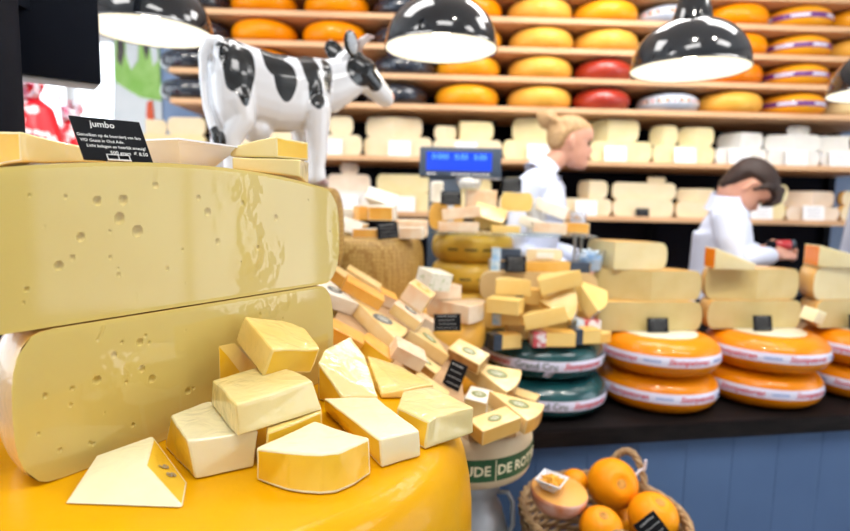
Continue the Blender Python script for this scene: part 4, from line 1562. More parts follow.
bpiece(block('cheese_pack', 0.095, 0.07, 0.032, pack_white, pack_orange, (0,), sticker_grey), 366, 1.94, (0, 0, R(8)), 'flat white pack lying at the front rim of the dotted wheel')
bpiece(block('cheese_pack', 0.085, 0.06, 0.038, pack_white, pack_pink, (0,), None), 412, 1.95, (0, 0, R(-8)), 'small white wrapped pack beside the tilted card on the dotted wheel')
bpiece(wedge('cheese_wedge', 0.12, 0.045, R(34), pack_orange, pack_orange, pack_white), 352, 2.02, (0, R(16), R(-12)), 'orange-edged wedge sloping down on the dotted wheel', 'cheese wedge')
bpiece(block('cheese_pack', 0.12, 0.08, 0.062, pack_pink, pack_pink, (), None, bevel=0.008), 411, 2.06, (0, 0, R(4)), 'large pinkish wrapped block on the dotted wheel beside the scale pole')
bpiece(block('cheese_pack', 0.09, 0.07, 0.05, pack_white, pack_orange, (0,), None), 383, 2.04, (R(6), 0, R(-10)), 'white wrapped block with an orange edge behind the tilted card')
bpiece(block('cheese_pack', 0.065, 0.05, 0.10, pack_white, pack_white, (), None, bevel=0.012), 352, 2.12, (0, R(-6), R(10)), 'tall white wrapped bag at the back of the dotted wheel')
bpiece(wedge('cheese_wedge', 0.12, 0.05, R(56), pack_pink, pack_white, pack_white, sticker_grey), 379, 2.11, (R(35), 0, R(140)), 'white wedge with dark oval sticker, topmost on the dotted wheel', 'cheese wedge')
bpiece(block('cheese_pack', 0.05, 0.05, 0.05, pack_orange, pack_orange, (), None), 362, 2.06, (0, 0, R(30)), 'small orange wrapped piece between the white packs')
p = at(389, 237, 1.93)
price_card('price_card', 0.072, 0.056, 'grey-black price card tilted among the wrapped pieces on the dotted wheel', 4, loc=(p.x, 1.90, ZB + 0.001), rot=(R(-10), R(-6), R(8)), seed=9)
# ================================================================== the jumbo cheeses in front
tb = empty('display_table', (-0.30, 0.765, 0))
tag(tb, 'dark display table under the big yellow jumbo wheel', 'table')
box('table_top', (-0.34, -0.34, 0.77), (0.34, 0.34, 0.808), plastic_black, tb, 0.004)
for sx in (-0.3, 0.3):
    for sy in (-0.3, 0.3):
        box('leg', (sx - 0.025, sy - 0.025, 0), (sx + 0.025, sy + 0.025, 0.7695), plastic_black, tb)
ZJ = 1.09
JC = Vector((-0.30, 0.765, 0))
jw, jp = wheel('jumbo_cheese', 0.374, ZJ - 0.809, 0.055, jumbo_rind, 2.4, 128)
jw.location = (JC.x, JC.y, 0.809)
tag(jw, 'huge glossy yellow jumbo cheese wheel carrying the half wheels and cut chunks', 'cheese wheel')

JD = Vector((0.26, 0.407, 0)).normalized()
J0 = Vector((-0.417, 0.549, 0))
jlen = Vector((0.26, 0.407, 0)).length
rd = random.Random(4)


def holes(n, Rm, H, fixed):
    out = list(fixed)
    while len(out) < n:
        s, z = rd.uniform(-Rm * 0.92, Rm * 0.92), rd.uniform(0.02, H - 0.02)
        out.append((s, z, rd.choice((0.0012, 0.0016, 0.002, 0.0024))))
    return out


def jumbo_half(label, t0, t1, z, H, n, seed, fixed):
    a, b_ = J0 + JD * (jlen * t0), J0 + JD * (jlen * t1)
    Rm = (b_ - a).length / 2
    o = sector('jumbo_half', Rm, H, 0.042, 0.0, pi, jumbo_edge, jumbo_cut, 2.7, 64, dimples=holes(n, Rm, H, fixed), res=(230, 110))
    mid = (a + b_) / 2
    o.location = (mid.x, mid.y, z)
    o.rotation_euler = (0, 0, math.atan2(JD.y, JD.x))
    return tag(o, label, 'cheese half')


def on_face(t0, t1, z, pts):
    """hole spots given in the photo -> (along, up, radius)"""
    mid = J0 + JD * (jlen * (t0 + t1) / 2)
    nrm = Vector((JD.y, -JD.x, 0))
    out = []
    for px, py, r in pts:
        d = ray(px, py)
        t = (J0 - Vector((CAM.x, CAM.y, 0))).dot(nrm) / d.dot(nrm)
        p = CAM + d * t
        out.append(((p - mid).dot(JD), p.z - z, r))
    return out


ZM = 1.2585
from mathutils import noise
F1 = on_face(0, 1.0, ZJ + .001, [(142, 369, .0042), (152, 379, .0048), (97, 380, .0045), (140, 342, .0042), (114, 355, .0035), (98, 339, .003), (188, 391, .0045), (45, 396, .0028), (93, 444, .0025), (90, 443, .002), (60, 450, .0025), (260, 314, .003), (275, 322, .003)])
F2 = on_face(-0.12, 1.029, ZM + .002, [(98, 216, .0045), (124, 216, .0050), (120, 232, .0058), (138, 243, .0062), (81, 247, .0042), (59, 272, .0045), (73, 265, .0028), (156, 204, .0036), (168, 194, .0032), (199, 184 + 30, .0028), (276, 227, .0042), (258, 254, .0032), (208, 226, .0045), (218, 251, .0038), (27, 293, .0026), (243, 217, .003), (66, 211, .0022)])
jh1 = jumbo_half('lower half of a jumbo cheese, cut face showing, resting on the big yellow wheel', 0.0, 1.0, ZJ + 0.001, ZM - ZJ - 0.001, 30, 1, F1)
jh2 = jumbo_half('film-wrapped upper half of a jumbo cheese, lying on the other half', -0.12, 1.029, ZM + 0.002, 1.4145 - ZM - 0.002, 34, 2, F2)
DOME, RU = 0.028, jlen * (1.029 + 0.12) / 2
MIDU = J0 + JD * (jlen * (1.029 - 0.12) / 2)


def jtop(x, y):
    """height of the slightly domed top of the upper half at a spot"""
    r2 = (x - MIDU.x) ** 2 + (y - MIDU.y) ** 2
    return 1.4145 + DOME * max(0.0, 1 - r2 / RU ** 2)




def film(parent, Rm, H, spots, seed):
    """cling film over the whole cut face (local plane y = 0, shopper at -y), crumpled most in a few spots"""
    nu, nv = 230, 84
    pr = wheel_prof(Rm, H, 0.042, 2.7)
    vs_, fs_ = [], []
    for j in range(nv + 1):
        zz = 0.004 + (H - 0.008) * j / nv
        rr = prof_r(pr, zz) - 0.003
        for i in range(nu + 1):
            s = -rr + 2 * rr * i / nu
            m_ = 0.0
            for (cs, cz, ws, wz) in spots:
                m_ = max(m_, math.exp(-((s - cs) / ws) ** 2 - ((zz - cz) / wz) ** 2))
            q = noise.noise(Vector((s * 30 + seed, zz * 15, seed))) + 0.6 * noise.noise(Vector((s * 80, zz * 42, seed + 3))) + 0.3 * noise.noise(Vector((s * 165, zz * 110, seed + 9)))
            vs_.append(Vector((s, -0.0011 - max(0.0, 0.0030 + 0.0052 * q) * m_, zz)))
    for j in range(nv):
        for i in range(nu):
            a_ = j * (nu + 1) + i
            fs_.append((a_, a_ + 1, a_ + nu + 2, a_ + nu + 1))
    return mesh_obj('cling_film', vs_, fs_, cling, parent, True, 80)


film(jh2, 0.277, 1.4145 - ZM - 0.002, [(0.072, 0.115, 0.026, 0.05), (0.095, 0.055, 0.030, 0.035), (0.268, 0.08, 0.010, 0.08)], 2.0)
for ob in tree(jh2):
    for vx in ob.data.vertices:
        r2 = (vx.co.x ** 2 + vx.co.y ** 2) / RU ** 2
        vx.co.z += DOME * max(0.0, 1 - r2) * vx.co.z / (1.4145 - ZM - 0.002)
film(jh1, 0.2415, ZM - ZJ - 0.001, [(0.085, 0.150, 0.045, 0.014), (-0.13, 0.10, 0.025, 0.02)], 7.0)

# ------------------------------------------------------------------ loose chunks on the big yellow wheel
ZF = ZJ + 0.0012
cg = 'cut chunks on the big yellow wheel'


def V(px, py, z):
    return gz(px, py, z)


def chunk(label, zt, top, zb, bottom, cut, rind, rs, bevel=0.0022, cat='cheese chunk'):
    """top: pixel corners (at height zt, or (px, py, depth)); bottom: {corner: pixel} at zb, the rest straight below"""
    tp = [V(*p, zt) if len(p) == 2 else at(*p) for p in top]
    bt = []
    for i, p in enumerate(tp):
        if i in bottom:
            bt.append(V(*bottom[i], zb))
        else:
            bt.append(Vector((p.x, p.y, zb)))
    o = prism('cheese_chunk', tp, bt, cut, rind, rs, max(bevel, 0.0032), lump=0.0016)
    return tag(o, label, cat, cg)


# front rind chunk
chunk('rounded chunk with yellow rind towards the viewer, frontmost on the yellow wheel', ZF + 0.040,
      [(255.2, 448), (268, 450), (287, 451), (305, 452.5), (323, 453), (338, 450.8), (354, 444.5), (370.5, 437.6), (314.4, 421.3)], ZF,
      {0: (256.5, 480), 1: (268, 485), 2: (287, 491), 3: (303, 494), 4: (320, 495.3), 5: (336, 493.4), 6: (355, 485.3), 7: (371.8, 474)}, white_cut, chunk_rind, tuple(range(0, 7)))
# wedge lying on its side, far left, stamped rind
tp = [V(64, 504, ZF), V(183.5, 508.5, ZF), at(144.5, 465, 0.57)]
bk = [at(95, 455, 0.606), V(188, 483, ZF), at(153, 435.5, 0.645)]
o = prism('cheese_chunk', tp, bk, white_cut, chunk_rind, (1,), 0.0028)
tag(o, 'white triangular wedge with two grey stamped digits on its yellow rind', 'cheese chunk', cg)
rn = [c for c in o.children][0]
q0, q1, q2, q3 = tp[2], tp[1], bk[1], bk[2]           # ridge front, foot front, foot back, ridge back
nn = (q1 - q0).cross(q3 - q0).normalized()
if nn.y > 0 and nn.x < 0:
    nn = -nn
ex = (q1 - q0).normalized()
ey = nn.cross(ex).normalized()
cc = (q0 + q1 + q2 + q3) / 4 - o.location
if nn.dot(cc) < 0:
    nn = -nn
    ey = nn.cross(ex).normalized()
mt = Matrix(((ex.x, ey.x, nn.x, 0), (ex.y, ey.y, nn.y, 0), (ex.z, ey.z, nn.z, 0), (0, 0, 0, 1)))
for dg_, sx_ in (('9', -0.0075), ('8', 0.0075)):
    flat_text('stamped_digit', dg_, 0.017, mat('stamp_grey', (0.36, 0.30, 0.18), 0.5), rn, Matrix.Translation(cc + nn * 0.0012 + ex * sx_) @ mt, bold=0.0004)
# white chunk with yellow rind at its left
chunk('white chunk with yellow rind, under the pale block', ZF + 0.045, [(188.6, 440), (258, 431), (240, 402), (206.5, 401), (171.7, 414.5), (176, 424)], ZF,
      {0: (196, 479.8), 1: (254.5, 467), 4: (165.5, 447), 5: (176, 461)}, white_cut, chunk_rind, (4, 5, 3))
# piece underneath the pale block
chunk('golden chunk mostly hidden under the pale block', ZF + 0.0455, [(266, 433), (322, 412), (318, 398), (268, 410)], ZF, {}, golden_cut, chunk_rind, (0,))
# pale block on top
c3b = ZF + 0.0468
chunk('pale block with a yellow corner, topmost of the chunks', c3b + 0.037, [(236.7, 404.6), (313, 380.5), (306, 376), (294, 370.7), (275, 365.3), (256.5, 366.8), (213, 380)], c3b,
      {0: (236.7, 437), 1: (323, 410), 6: (211, 404.6)}, chunk_cut, chunk_rind, (1, 2))
# yellow wedge squeezed against the half wheel
chunk('small yellow wedge squeezed between the pale block and the lower half wheel', 0, [(217, 344, .715), (236, 341, .752), (257, 366, .795), (240, 371, .755)], ZF + 0.047, {}, golden_cut, chunk_rind, (3,))
# tilted block behind
tpp = [at(245, 317, .775), at(283, 320, .825), at(305, 328, .825), at(320.5, 349, .765), at(272.5, 349.3, .70)]
nrm = (tpp[1] - tpp[0]).cross(tpp[4] - tpp[0]).normalized()
nrm = nrm if nrm.z > 0 else -nrm
o = prism('cheese_chunk', tpp, [p - nrm * 0.038 for p in tpp], golden_cut, chunk_rind, (3, 1, 2), 0.0034, lump=0.0016)
tag(o, 'shiny film-wrapped block leaning against the lower half wheel', 'cheese chunk', cg)
# leaning pale wedge
chunk('pale wedge with yellow rind side, leaning up beside the half wheel', 0, [(350.8, 336.3, .955), (365, 355, .93), (378, 396, .845), (342.4, 397.5, .815), (318.3, 362, .845), (324.5, 349.5, .89)], ZF, {}, chunk_cut, chunk_rind, (3, 4, 5))
chunk('flat pale wedge lying behind the squared white chunks', 0, [(367, 355, .975), (394, 363.6, 1.0), (434, 383.4, .905), (401.7, 389, .86), (381, 394, .857)], ZF, {}, golden_cut, chunk_rind, ())
# two squared chunks
chunk('squared white chunk with a slanting yellow side, middle of the wheel', ZF + 0.034, [(380.3, 439.3), (418.9, 430), (376.5, 397), (323.8, 398)], ZF, {0: (382, 468), 1: (420.8, 456), 3: (324, 410)}, white_cut, chunk_rind, (3,))
chunk('squared pale chunk at the wheel edge nearest the wrapped packs', ZF + 0.0355, [(429.2, 420.5), (437, 415.8), (474.4, 407.3), (431, 386.6), (403, 391), (397, 407)], ZF, {0: (424.8, 449.7), 1: (433, 446.8), 2: (473.5, 433)}, chunk_cut, chunk_rind, (5, 4))

# ------------------------------------------------------------------ on top of the upper half
tg = 'things on top of the jumbo half'


def top_chunk(label, corners, zb, zt, cut, rind, rs, bev=0.0022, zts=None):
    bt = [Vector((at(px, 160, Y).x, Y, zb or 0.0)) for px, Y in corners]
    if zb is None:
        for p in bt:
            p.z = jtop(p.x, p.y) + 0.006
    tp = [Vector((p.x, p.y, (zts[i] if zts else zt))) for i, p in enumerate(bt)]
    o = prism('cheese_chunk', tp, bt, cut, rind, rs, max(bev, 0.0030), lump=0.0013)
    return tag(o, label, 'cheese chunk', tg)


top_chunk('long yellow-rinded wedge lying behind the written black card', [(22, .64), (134, .755), (118, .80), (-30, .72), (-34, .66)], None, 1.468, butter_cut if False else chunk_cut, chunk_rind, (4, 3), zts=[1.470, 1.450, 1.452, 1.470, 1.470])
o = price_card('price_card', 0.0765, 0.0515, 'black chalk-written card reading jumbo, standing on the upper half wheel', seed=1, clip=True,
               texts=[('jumbo', 0.0105, -0.006, 0.0435), ('Gemolken op de boerderij van fam', 0.0049, -0.002, 0.0300), ('VID Geest in Oud Ade.', 0.0049, -0.0115, 0.0236), ('Licht belegen en heerlijk smeuig!', 0.0049, 0.002, 0.0172), ('500 gram  € 8.50', 0.0060, 0.0135, 0.0100)])
pb0, pb1 = at(88, 160, .645), at(149.5, 160, .685)
o.location = ((pb0.x + pb1.x) / 2, (pb0.y + pb1.y) / 2, jtop((pb0.x + pb1.x) / 2, (pb0.y + pb1.y) / 2) + 0.0008)
o.rotation_euler = (R(-14), R(0), math.atan2(pb1.y - pb0.y, pb1.x - pb0.x))
o.scale = (0.95, 1, 0.98)
for v in [v for ob in tree(o) for v in ob.data.vertices]:
    v.co.x -= 0.24 * v.co.z          # the card was cut as a leaning rhomboid
# square white tasting dish
dish = lathe('tasting_dish', [(0, 0.004), (0, 0), (0.035, 0), (0.038, 0.003), (0.079, 0.040), (0.083, 0.0405), (0.083, 0.043), (0.078, 0.043), (0.036, 0.006), (0, 0.006)], porcelain, None, 4, angle=20)
p = at(181, 163, .845)
dish.location = (p.x, .85, jtop(p.x - 0.02, .83) + 0.0012)
dish.rotation_euler = (0, 0, R(20))
tag(dish, 'square white porcelain tasting dish standing on the upper half wheel', 'dish')
top_chunk('thin pale wedge lying under the stamped wedge by the dish', [(232, .845), (300.5, .885), (309, .955), (245, .93)], None, 1.462, chunk_cut, chunk_cut, (), zts=[1.4605, 1.4625, 1.4625, 1.4605])
o = top_chunk('yellow-rinded wedge beside the white dish, on the thin wedge', [(230, .872), (276, .875), (308, .925), (300, .965), (250, .965)], 1.4645, 1.497, chunk_cut, chunk_rind, (1, 2), zts=[1.478, 1.497, 1.494, 1.494, 1.494])

# ------------------------------------------------------------------ wrapped packs heaped between the jumbo and the green wheels
SX, SY = 0.112, 1.385
can = empty('milk_can', (SX, SY, 0))
tag(can, 'old grey metal milk can standing under the wheel with a green band', 'milk can')
ZS = 0.742
lathe('body', [(0, 0), (0.135, 0), (0.140, 0.01), (0.140, 0.47), (0.137, 0.50), (0.10, 0.625), (0.086, 0.645), (0.086, 0.68), (0, 0.68)], steel, can, 48)
lathe('lid', [(0, 0.681), (0.095, 0.681), (0.097, 0.69), (0.097, ZS - 0.006), (0.093, ZS - 0.001), (0, ZS - 0.001)], steel, can, 40)
for s in (1, -1):
    tube('handle', [(s * 0.085, -0.02, 0.668), (s * 0.112, -0.03, 0.672), (s * 0.124, -0.035, 0.65), (s * 0.126, -0.04, 0.59), (s * 0.110, -0.04, 0.555)], 0.006, steel, can)
rt, rp = wheel('whole_cheese', 0.172, 0.118, 0.022, mat('farm_rind', (0.62, 0.46, 0.27), 0.5, (0.70, 0.56, 0.36), 8, bump=0.15, bscale=50), 2.6, 72)
bd = band('band', rp, 0.026, 0.080, band_green, rt)
ring_text('band_letters', [('DE ROTTERDAMSCHE', 0.033, 1.32, 0, 0.0008), ('OUDE', 0.033, 0.02, 0, 0.0008)], rp, 0.052, bd, band_cream)
bm = bmesh.new()
for a in (0.36,):
    r = prof_r(rp, 0.052) + 0.0014
    add_box(bm, r * math.sin(a), -r * math.cos(a), 0.052, 0.0022, 0.001, 0.050, None)
bm_obj('band_divider', bm, band_cream, bd, False)
oval('top_paper', 0.12, 0.12, top_paper, rt, (0, 0, 0.118), n=40)
rt.location = (SX, SY, ZS)
tag(rt, 'round cheese with a dark green lettered band, standing on the milk can', 'cheese wheel')
ZR = ZS + 0.119
# what the heap leans on at the back
cr1 = box('wooden_crate', (-0.205, 1.145, 0.0), (-0.068, 1.545, 0.965), crate_wood, None, 0.003)
tag(cr1, 'tall wooden crate behind the jumbo cheese, under the sloping board', 'crate')
SLX, SLY = -0.62, 0.16
sl_n = Vector((-SLX, -SLY, 1)).normalized()
bz = lambda x, y: 1.105 + SLX * (x + 0.21) + SLY * (y - 1.14)
cs_ = [(-0.208, 1.145), (0.10, 1.145), (0.10, 1.56), (-0.208, 1.56)]
vv = [Vector((x, y, bz(x, y))) for x, y in cs_]
vv += [p - Vector((0, 0, 0.016)) for p in vv]
sb_ = mesh_obj('sloping_board', vv, [(0, 1, 2, 3), (7, 6, 5, 4), (0, 4, 5, 1), (1, 5, 6, 2), (2, 6, 7, 3), (3, 7, 4, 0)], crate_wood, None, False)
tag(sb_, 'sloping wooden board carrying the wrapped packs behind the jumbo cheese', 'board')


def sl(spin, tx=0, ty=0):
    q = Vector((0, 0, 1)).rotation_difference(sl_n)
    return (q.to_matrix() @ Matrix.Rotation(R(spin), 3, 'Z') @ Euler((R(tx), R(ty), 0)).to_matrix()).to_euler()


stk = []
for i in range(3):
    H_ = (1.045 - ZT) / 3 - 0.0008
    o, p_ = wheel('whole_cheese', 0.165, H_, 0.03, yellow_rind if i < 2 else pale_rind, 2.5, 48)
    o.location = (0.035, 1.772, ZT + 0.0006 + i * (H_ + 0.0008))
    stk.append(tag(o, ['yellow wheel, lowest of the stack behind the sticker packs', 'yellow wheel in the middle of the stack behind the sticker packs', 'yellow-brown wheel carrying the flat wrapped wedge behind the sticker packs'][i], 'cheese wheel'))
PH = Pile(rt, sb_, stk[2])
gh = 'wrapped sticker packs heaped behind the jumbo cheese'


def hp(o, px, py, y0, y1, rot, label, cat='cheese pack'):
    for ob in tree(o):
        ob.data.transform(Matrix.Scale(1.08, 4))
    if not PH.place(o, px, py, y0, y1, rot, limit=20 if 'golden block' in label else 13):
        for ob in tree(o)[::-1]:
            bpy.data.objects.remove(ob)
        return None
    return tag(o, label, cat, gh)


def W_(Rw, H, ang, rind, side, top, st=None, sr=0.0):
    return wedge('cheese_wedge', Rw, H, R(ang), rind, side, top, st, sr)


def B_(L_, W2, H, side, top, sides=(0, 1, 2, 3), st=None, skew=0.0, sr=0.0, tr=False):
    return block('cheese_pack', L_, W2, H, top, side, sides, st, None, skew, sr)


# on the wheel behind
hp(W_(0.17, 0.05, 48, pack_pink, pack_pink, pack_pink), 459, 311, 1.60, 1.76, (0, 0, R(-24)), 'broad flat film-wrapped wedge beside the black card', 'cheese wedge')
hp(B_(0.085, 0.06, 0.04, pack_pink, pack_pink), 444, 291, 1.70, 1.86, (0, 0, R(20)), 'pinkish wrapped block behind the herb cheese', 'cheese pack')
hp(B_(0.075, 0.065, 0.05, speckle, speckle), 432, 281, 1.66, 1.80, (R(10), R(8), R(38)), 'white herb-speckled cheese cube topmost at the back', 'cheese cube')
# on the sloping board: flush on the board, found where the sight line meets it
def hs(o, px, py, spin, label, cat='cheese pack', H=0.034, lay=0):
    H *= 1.0
    P0_ = Vector((-0.21, 1.14, bz(-0.21, 1.14))) + sl_n * (H / 2 + 0.0015 + lay)
    dr = ray(px, py)
    t = (P0_ - CAM).dot(sl_n) / dr.dot(sl_n)
    o.location = CAM + dr * t - sl_n * (H / 2)
    o.rotation_euler = sl(spin)
    PH.add(o)
    return tag(o, label, cat, gh)


hs(W_(0.165, 0.036, 38, pack_brown, pack_orange, pack_top, sticker_grey, 0.9), 379, 325, -14, 'long orange wedge with grey oval sticker and brown rind', 'cheese wedge', 0.036)
hs(W_(0.115, 0.036, 52, pack_orange, pack_orange, pack_white, sticker_grey, 0.6), 331, 296, 185, 'white-topped wedge with grey oval sticker beside the half wheel', 'cheese wedge', 0.036)
hs(B_(0.085, 0.05, 0.034, pack_orange, pack_orange), 343, 336, 10, 'orange-brown wrapped pack at the half wheel edge')
hs(B_(0.085, 0.05, 0.034, chunk_rind, pack_orange), 376, 352, -14, 'bright yellow-rinded piece under the long orange wedge')
hs(B_(0.11, 0.048, 0.032, pack_top, pack_top), 362, 281, 2, 'long pale orange pack topmost beside the dotted wheels', H=0.032)
hs(B_(0.06, 0.045, 0.034, pack_orange, pack_top), 341, 278, -6, 'small pale orange piece at the half wheel edge, back of the heap')
hs(B_(0.055, 0.045, 0.034, pack_pink, pack_orange), 386, 298, 20, 'small film-wrapped orange piece before the broad dotted wheel')
hs(W_(0.12, 0.034, 54, pack_top, pack_top, pack_top, sticker_olive, 0.1), 426, 343, 150, 'pale wedge with olive sticker under the black card', 'cheese wedge')
hs(B_(0.075, 0.048, 0.036, pack_brown, pack_top, sides=(0, 3), st=sticker_olive), 422, 367, -16, 'small pack with dark brown rind and olive sticker', H=0.036)
hs(B_(0.085, 0.052, 0.034, pack_top, pack_top), 428, 391, -8, 'pale wrapped block low in the middle of the heap')
hp(B_(0.08, 0.052, 0.030, pack_top, pack_pink, st=sticker_grey), 404, 315, 1.36, 1.54, sl(-12), 'pale pack with dark sticker behind the long orange wedge')
hp(B_(0.065, 0.06, 0.048, pack_pink, pack_top, st=sticker_orange), 413, 294, 1.46, 1.60, sl(-12, 0), 'wrapped cube with orange oval sticker near the broad dotted wheel', 'cheese cube')
hp(B_(0.055, 0.055, 0.045, pack_top, pack_pink, st=sticker_orange), 440, 300, 1.58, 1.70, (R(30), R(10), R(14)), 'second wrapped cube with orange sticker, beside the herb cheese', 'cheese cube')
hp(B_(0.10, 0.045, 0.028, pack_orange, pack_orange), 360, 292, 1.32, 1.48, sl(8), 'flat orange wedge lower in the back row of the heap')
hp(B_(0.07, 0.05, 0.030, pack_pink, pack_pink), 404, 354, 1.15, 1.30, sl(10), 'film-wrapped pack half hidden below the orange wedge')
hp(B_(0.05, 0.035, 0.028, pack_white, pack_pink), 424, 313, 1.42, 1.58, sl(8), 'tiny pinkish film-wrapped piece below the orange stickers')
# on the banded wheel
hp(B_(0.10, 0.05, 0.026, pack_brown, pack_brown), 490, 442, 1.22, 1.32, (0, R(2), R(28)), 'dark brown-rinded pack lying lowest on the banded wheel')
hp(B_(0.06, 0.05, 0.036, pack_brown, pack_top), 524, 401, 1.44, 1.53, (0, R(8), R(-24)), 'dark wrapped piece at the far edge of the banded wheel')
hp(W_(0.125, 0.036, 42, pack_orange, pack_top, pack_top, sticker_olive, 0.3), 516, 412, 1.28, 1.44, (R(6), R(12), R(-34)), 'wedge with olive sticker at the outer edge of the banded wheel', 'cheese wedge')
hp(B_(0.10, 0.05, 0.034, pack_gold, pack_top, st=sticker_olive), 494, 425, 1.20, 1.34, (R(10), R(-6), R(32)), 'oblong pack with olive sticker, frontmost on the banded wheel')
hp(B_(0.055, 0.055, 0.05, pack_top, pack_white, st=sticker_olive), 478, 402, 1.24, 1.38, (R(14), R(6), R(-20)), 'small square pack with olive sticker beside the cut chunks')
hp(W_(0.14, 0.042, 46, pack_brown, pack_top, pack_top, sticker_olive, 0.2), 494, 383, 1.28, 1.46, (R(14), R(14), R(-24)), 'large wedge with olive sticker in the middle of the heap', 'cheese wedge')
hp(B_(0.09, 0.055, 0.032, pack_brown, pack_top, st=sticker_olive), 467, 357, 1.36, 1.56, (R(16), R(18), R(-30)), 'flat pack with olive sticker below the flat wrapped wedge')
# two black cards in the heap
for px, py, Y, w_, h_, rot, lab in ((447.5, 331, 1.47, 0.072, 0.046, (R(-8), R(-3), R(-4)), 'black price card standing at the front of the flat wrapped wedge'),
                                    (450, 388, 1.30, 0.044, 0.066, (R(-10), R(18), R(-20)), 'black price card tilted sideways in the sticker pack heap')):   # wedged between packs
    o = price_card('price_card', w_, h_, lab, 4, seed=int(px))
    p = at(px, py, Y)
    z, c = PH.rest(o, p.x, Y, rot)
    o.location = (p.x, Y, p.z)
    o.rotation_euler = rot
    print('card', px, z, p.z)

# ------------------------------------------------------------------ basket of round orange cheeses
bx, by = 0.478, 1.385
box_ = box('wooden_crate', (bx - 0.165, by - 0.165, 0), (bx + 0.165, by + 0.165, 0.342), crate_wood, None, 0.004)
tag(box_, 'low wooden crate under the wicker basket', 'crate')
bk_ = empty('wicker_basket', (bx, by, 0.343))
tag(bk_, 'round wicker basket holding orange ball cheeses in front of the planked counter', 'basket')
HB, R0_, R1_ = 0.265, 0.150, 0.208
bv, bf = [], []
for i in range(22):
    z = 0.008 + (HB - 0.02) * i / 21
    r = R0_ + (R1_ - R0_) * (i / 21) ** 0.8
    pts_ = []
    for k in range(120):
        a = 2 * pi * k / 120
        pts_.append((math.cos(a) * (r + 0.004 * math.cos(15 * a + pi * i)), math.sin(a) * (r + 0.004 * math.cos(15 * a + pi * i)), z))
    v, f = tube_data(pts_, 0.0066, 5, True)
    n0 = len(bv)
    bv += v
    bf += [tuple(q + n0 for q in g) for g in f]
mesh_obj('woven_side', bv, bf, wicker, bk_, True, 60)
lathe('bottom', [(0, 0.0), (R0_, 0.0), (R0_, 0.006), (0, 0.006)], wicker, bk_, 40)


def rope(pts, r, tw, n=3, m_=9):
    v_, f_ = [], []
    P = [Vector(p) for p in pts]
    N = len(P)
    for s in range(n):
        line = []
        for i in range(N):
            t = (P[min(i + 1, N - 1)] - P[max(i - 1, 0)]).normalized()
            u = t.cross(Vector((0.3, 0.2, 0.93))).normalized()
            w = u.cross(t)
            a = tw * i + 2 * pi * s / n
            line.append(P[i] + u * (r * math.cos(a)) + w * (r * math.sin(a)))
        v, f = tube_data(line, r * 0.95, 6)
        n0 = len(v_)
        v_ += v
        f_ += [tuple(q + n0 for q in g) for g in f]
    return v_, f_


v, f = rope([(math.cos(2 * pi * k / 110) * R1_, math.sin(2 * pi * k / 110) * R1_, HB) for k in range(111)], 0.0062, 0.7)
mesh_obj('rim', v, f, wicker, bk_, True, 60)


def handle(ac, spread, rise, lean):
    pts_ = []
    for k in range(41):
        t = k / 40
        a = ac - spread + 2 * spread * t
        s = math.sin(pi * t)
        rr = R1_ - lean * s
        pts_.append((rr * math.cos(a), rr * math.sin(a), HB - 0.01 + rise * s ** 0.7))
    v, f = rope(pts_, 0.0060, 0.5)
    mesh_obj('handle', v, f, wicker, bk_, True, 60)


handle(R(-97), 0.27, 0.075, 0.0)
handle(R(55), 0.28, 0.092, -0.02)
# white tie on the back handle
hz = Vector((R1_ * math.cos(R(44)), R1_ * math.sin(R(44)), HB + 0.045))
tube('ribbon_tie', [hz + Vector((-0.012, 0, -0.016)), hz, hz + Vector((0.012, -0.004, 0.006)), hz + Vector((0.013, -0.006, 0.034))], 0.0042, ribbon_white, bk_)


def ball(px, py, Y, r, label, rot=(0, 0, 0), sq=0.93, dent=True):
    prof = [(0, -r * sq)]
    for k in range(1, 24):
        a = -pi / 2 + pi * k / 24
        z = r * sq * math.sin(a)
        rr = r * math.cos(a) ** 0.92
        if dent and k > 21:
            z -= r * 0.05 * (k - 21)
        prof.append((rr, z))
    prof.append((0, r * sq * (0.86 if dent else 1)))
    o = lathe('ball_cheese', prof, mat('edam_orange', (0.82, 0.265, 0.001), 0.45, (0.86, 0.34, 0.006), 6, bump=0.05, bscale=30, coat=0.15, coat_rough=0.3, spec=0.2), None, 48, angle=80)
    if dent:
        oval('stem_scar', r * 0.22, r * 0.30, mat('scar_brown', (0.36, 0.14, 0.02), 0.7, (0.66, 0.33, 0.06), 60), o, (r * 0.0, 0, r * sq * 0.875), 0.001)
    p = at(px, py, Y)
    o.location = p
    o.rotation_euler = rot
    return tag(o, label, 'ball cheese', 'orange ball cheeses in the basket')


ball(612.5, 484, 1.465, 0.0685, 'largest orange ball cheese, topmost in the basket', (R(62), R(14), 0))
ball(653, 517, 1.36, 0.0625, 'orange ball cheese in the basket behind the black price card', (R(18), R(10), 0))
ball(601, 528, 1.285, 0.052, 'orange ball cheese behind the front basket handle', (R(20), 0, 0))
ball(575, 482, 1.525, 0.038, 'small orange ball cheese at the back of the basket', (0, 0, 0), dent=False)
ball(621, 523, 1.48, 0.045, 'orange ball cheese deep between the larger balls', (0, 0, 0), dent=False)
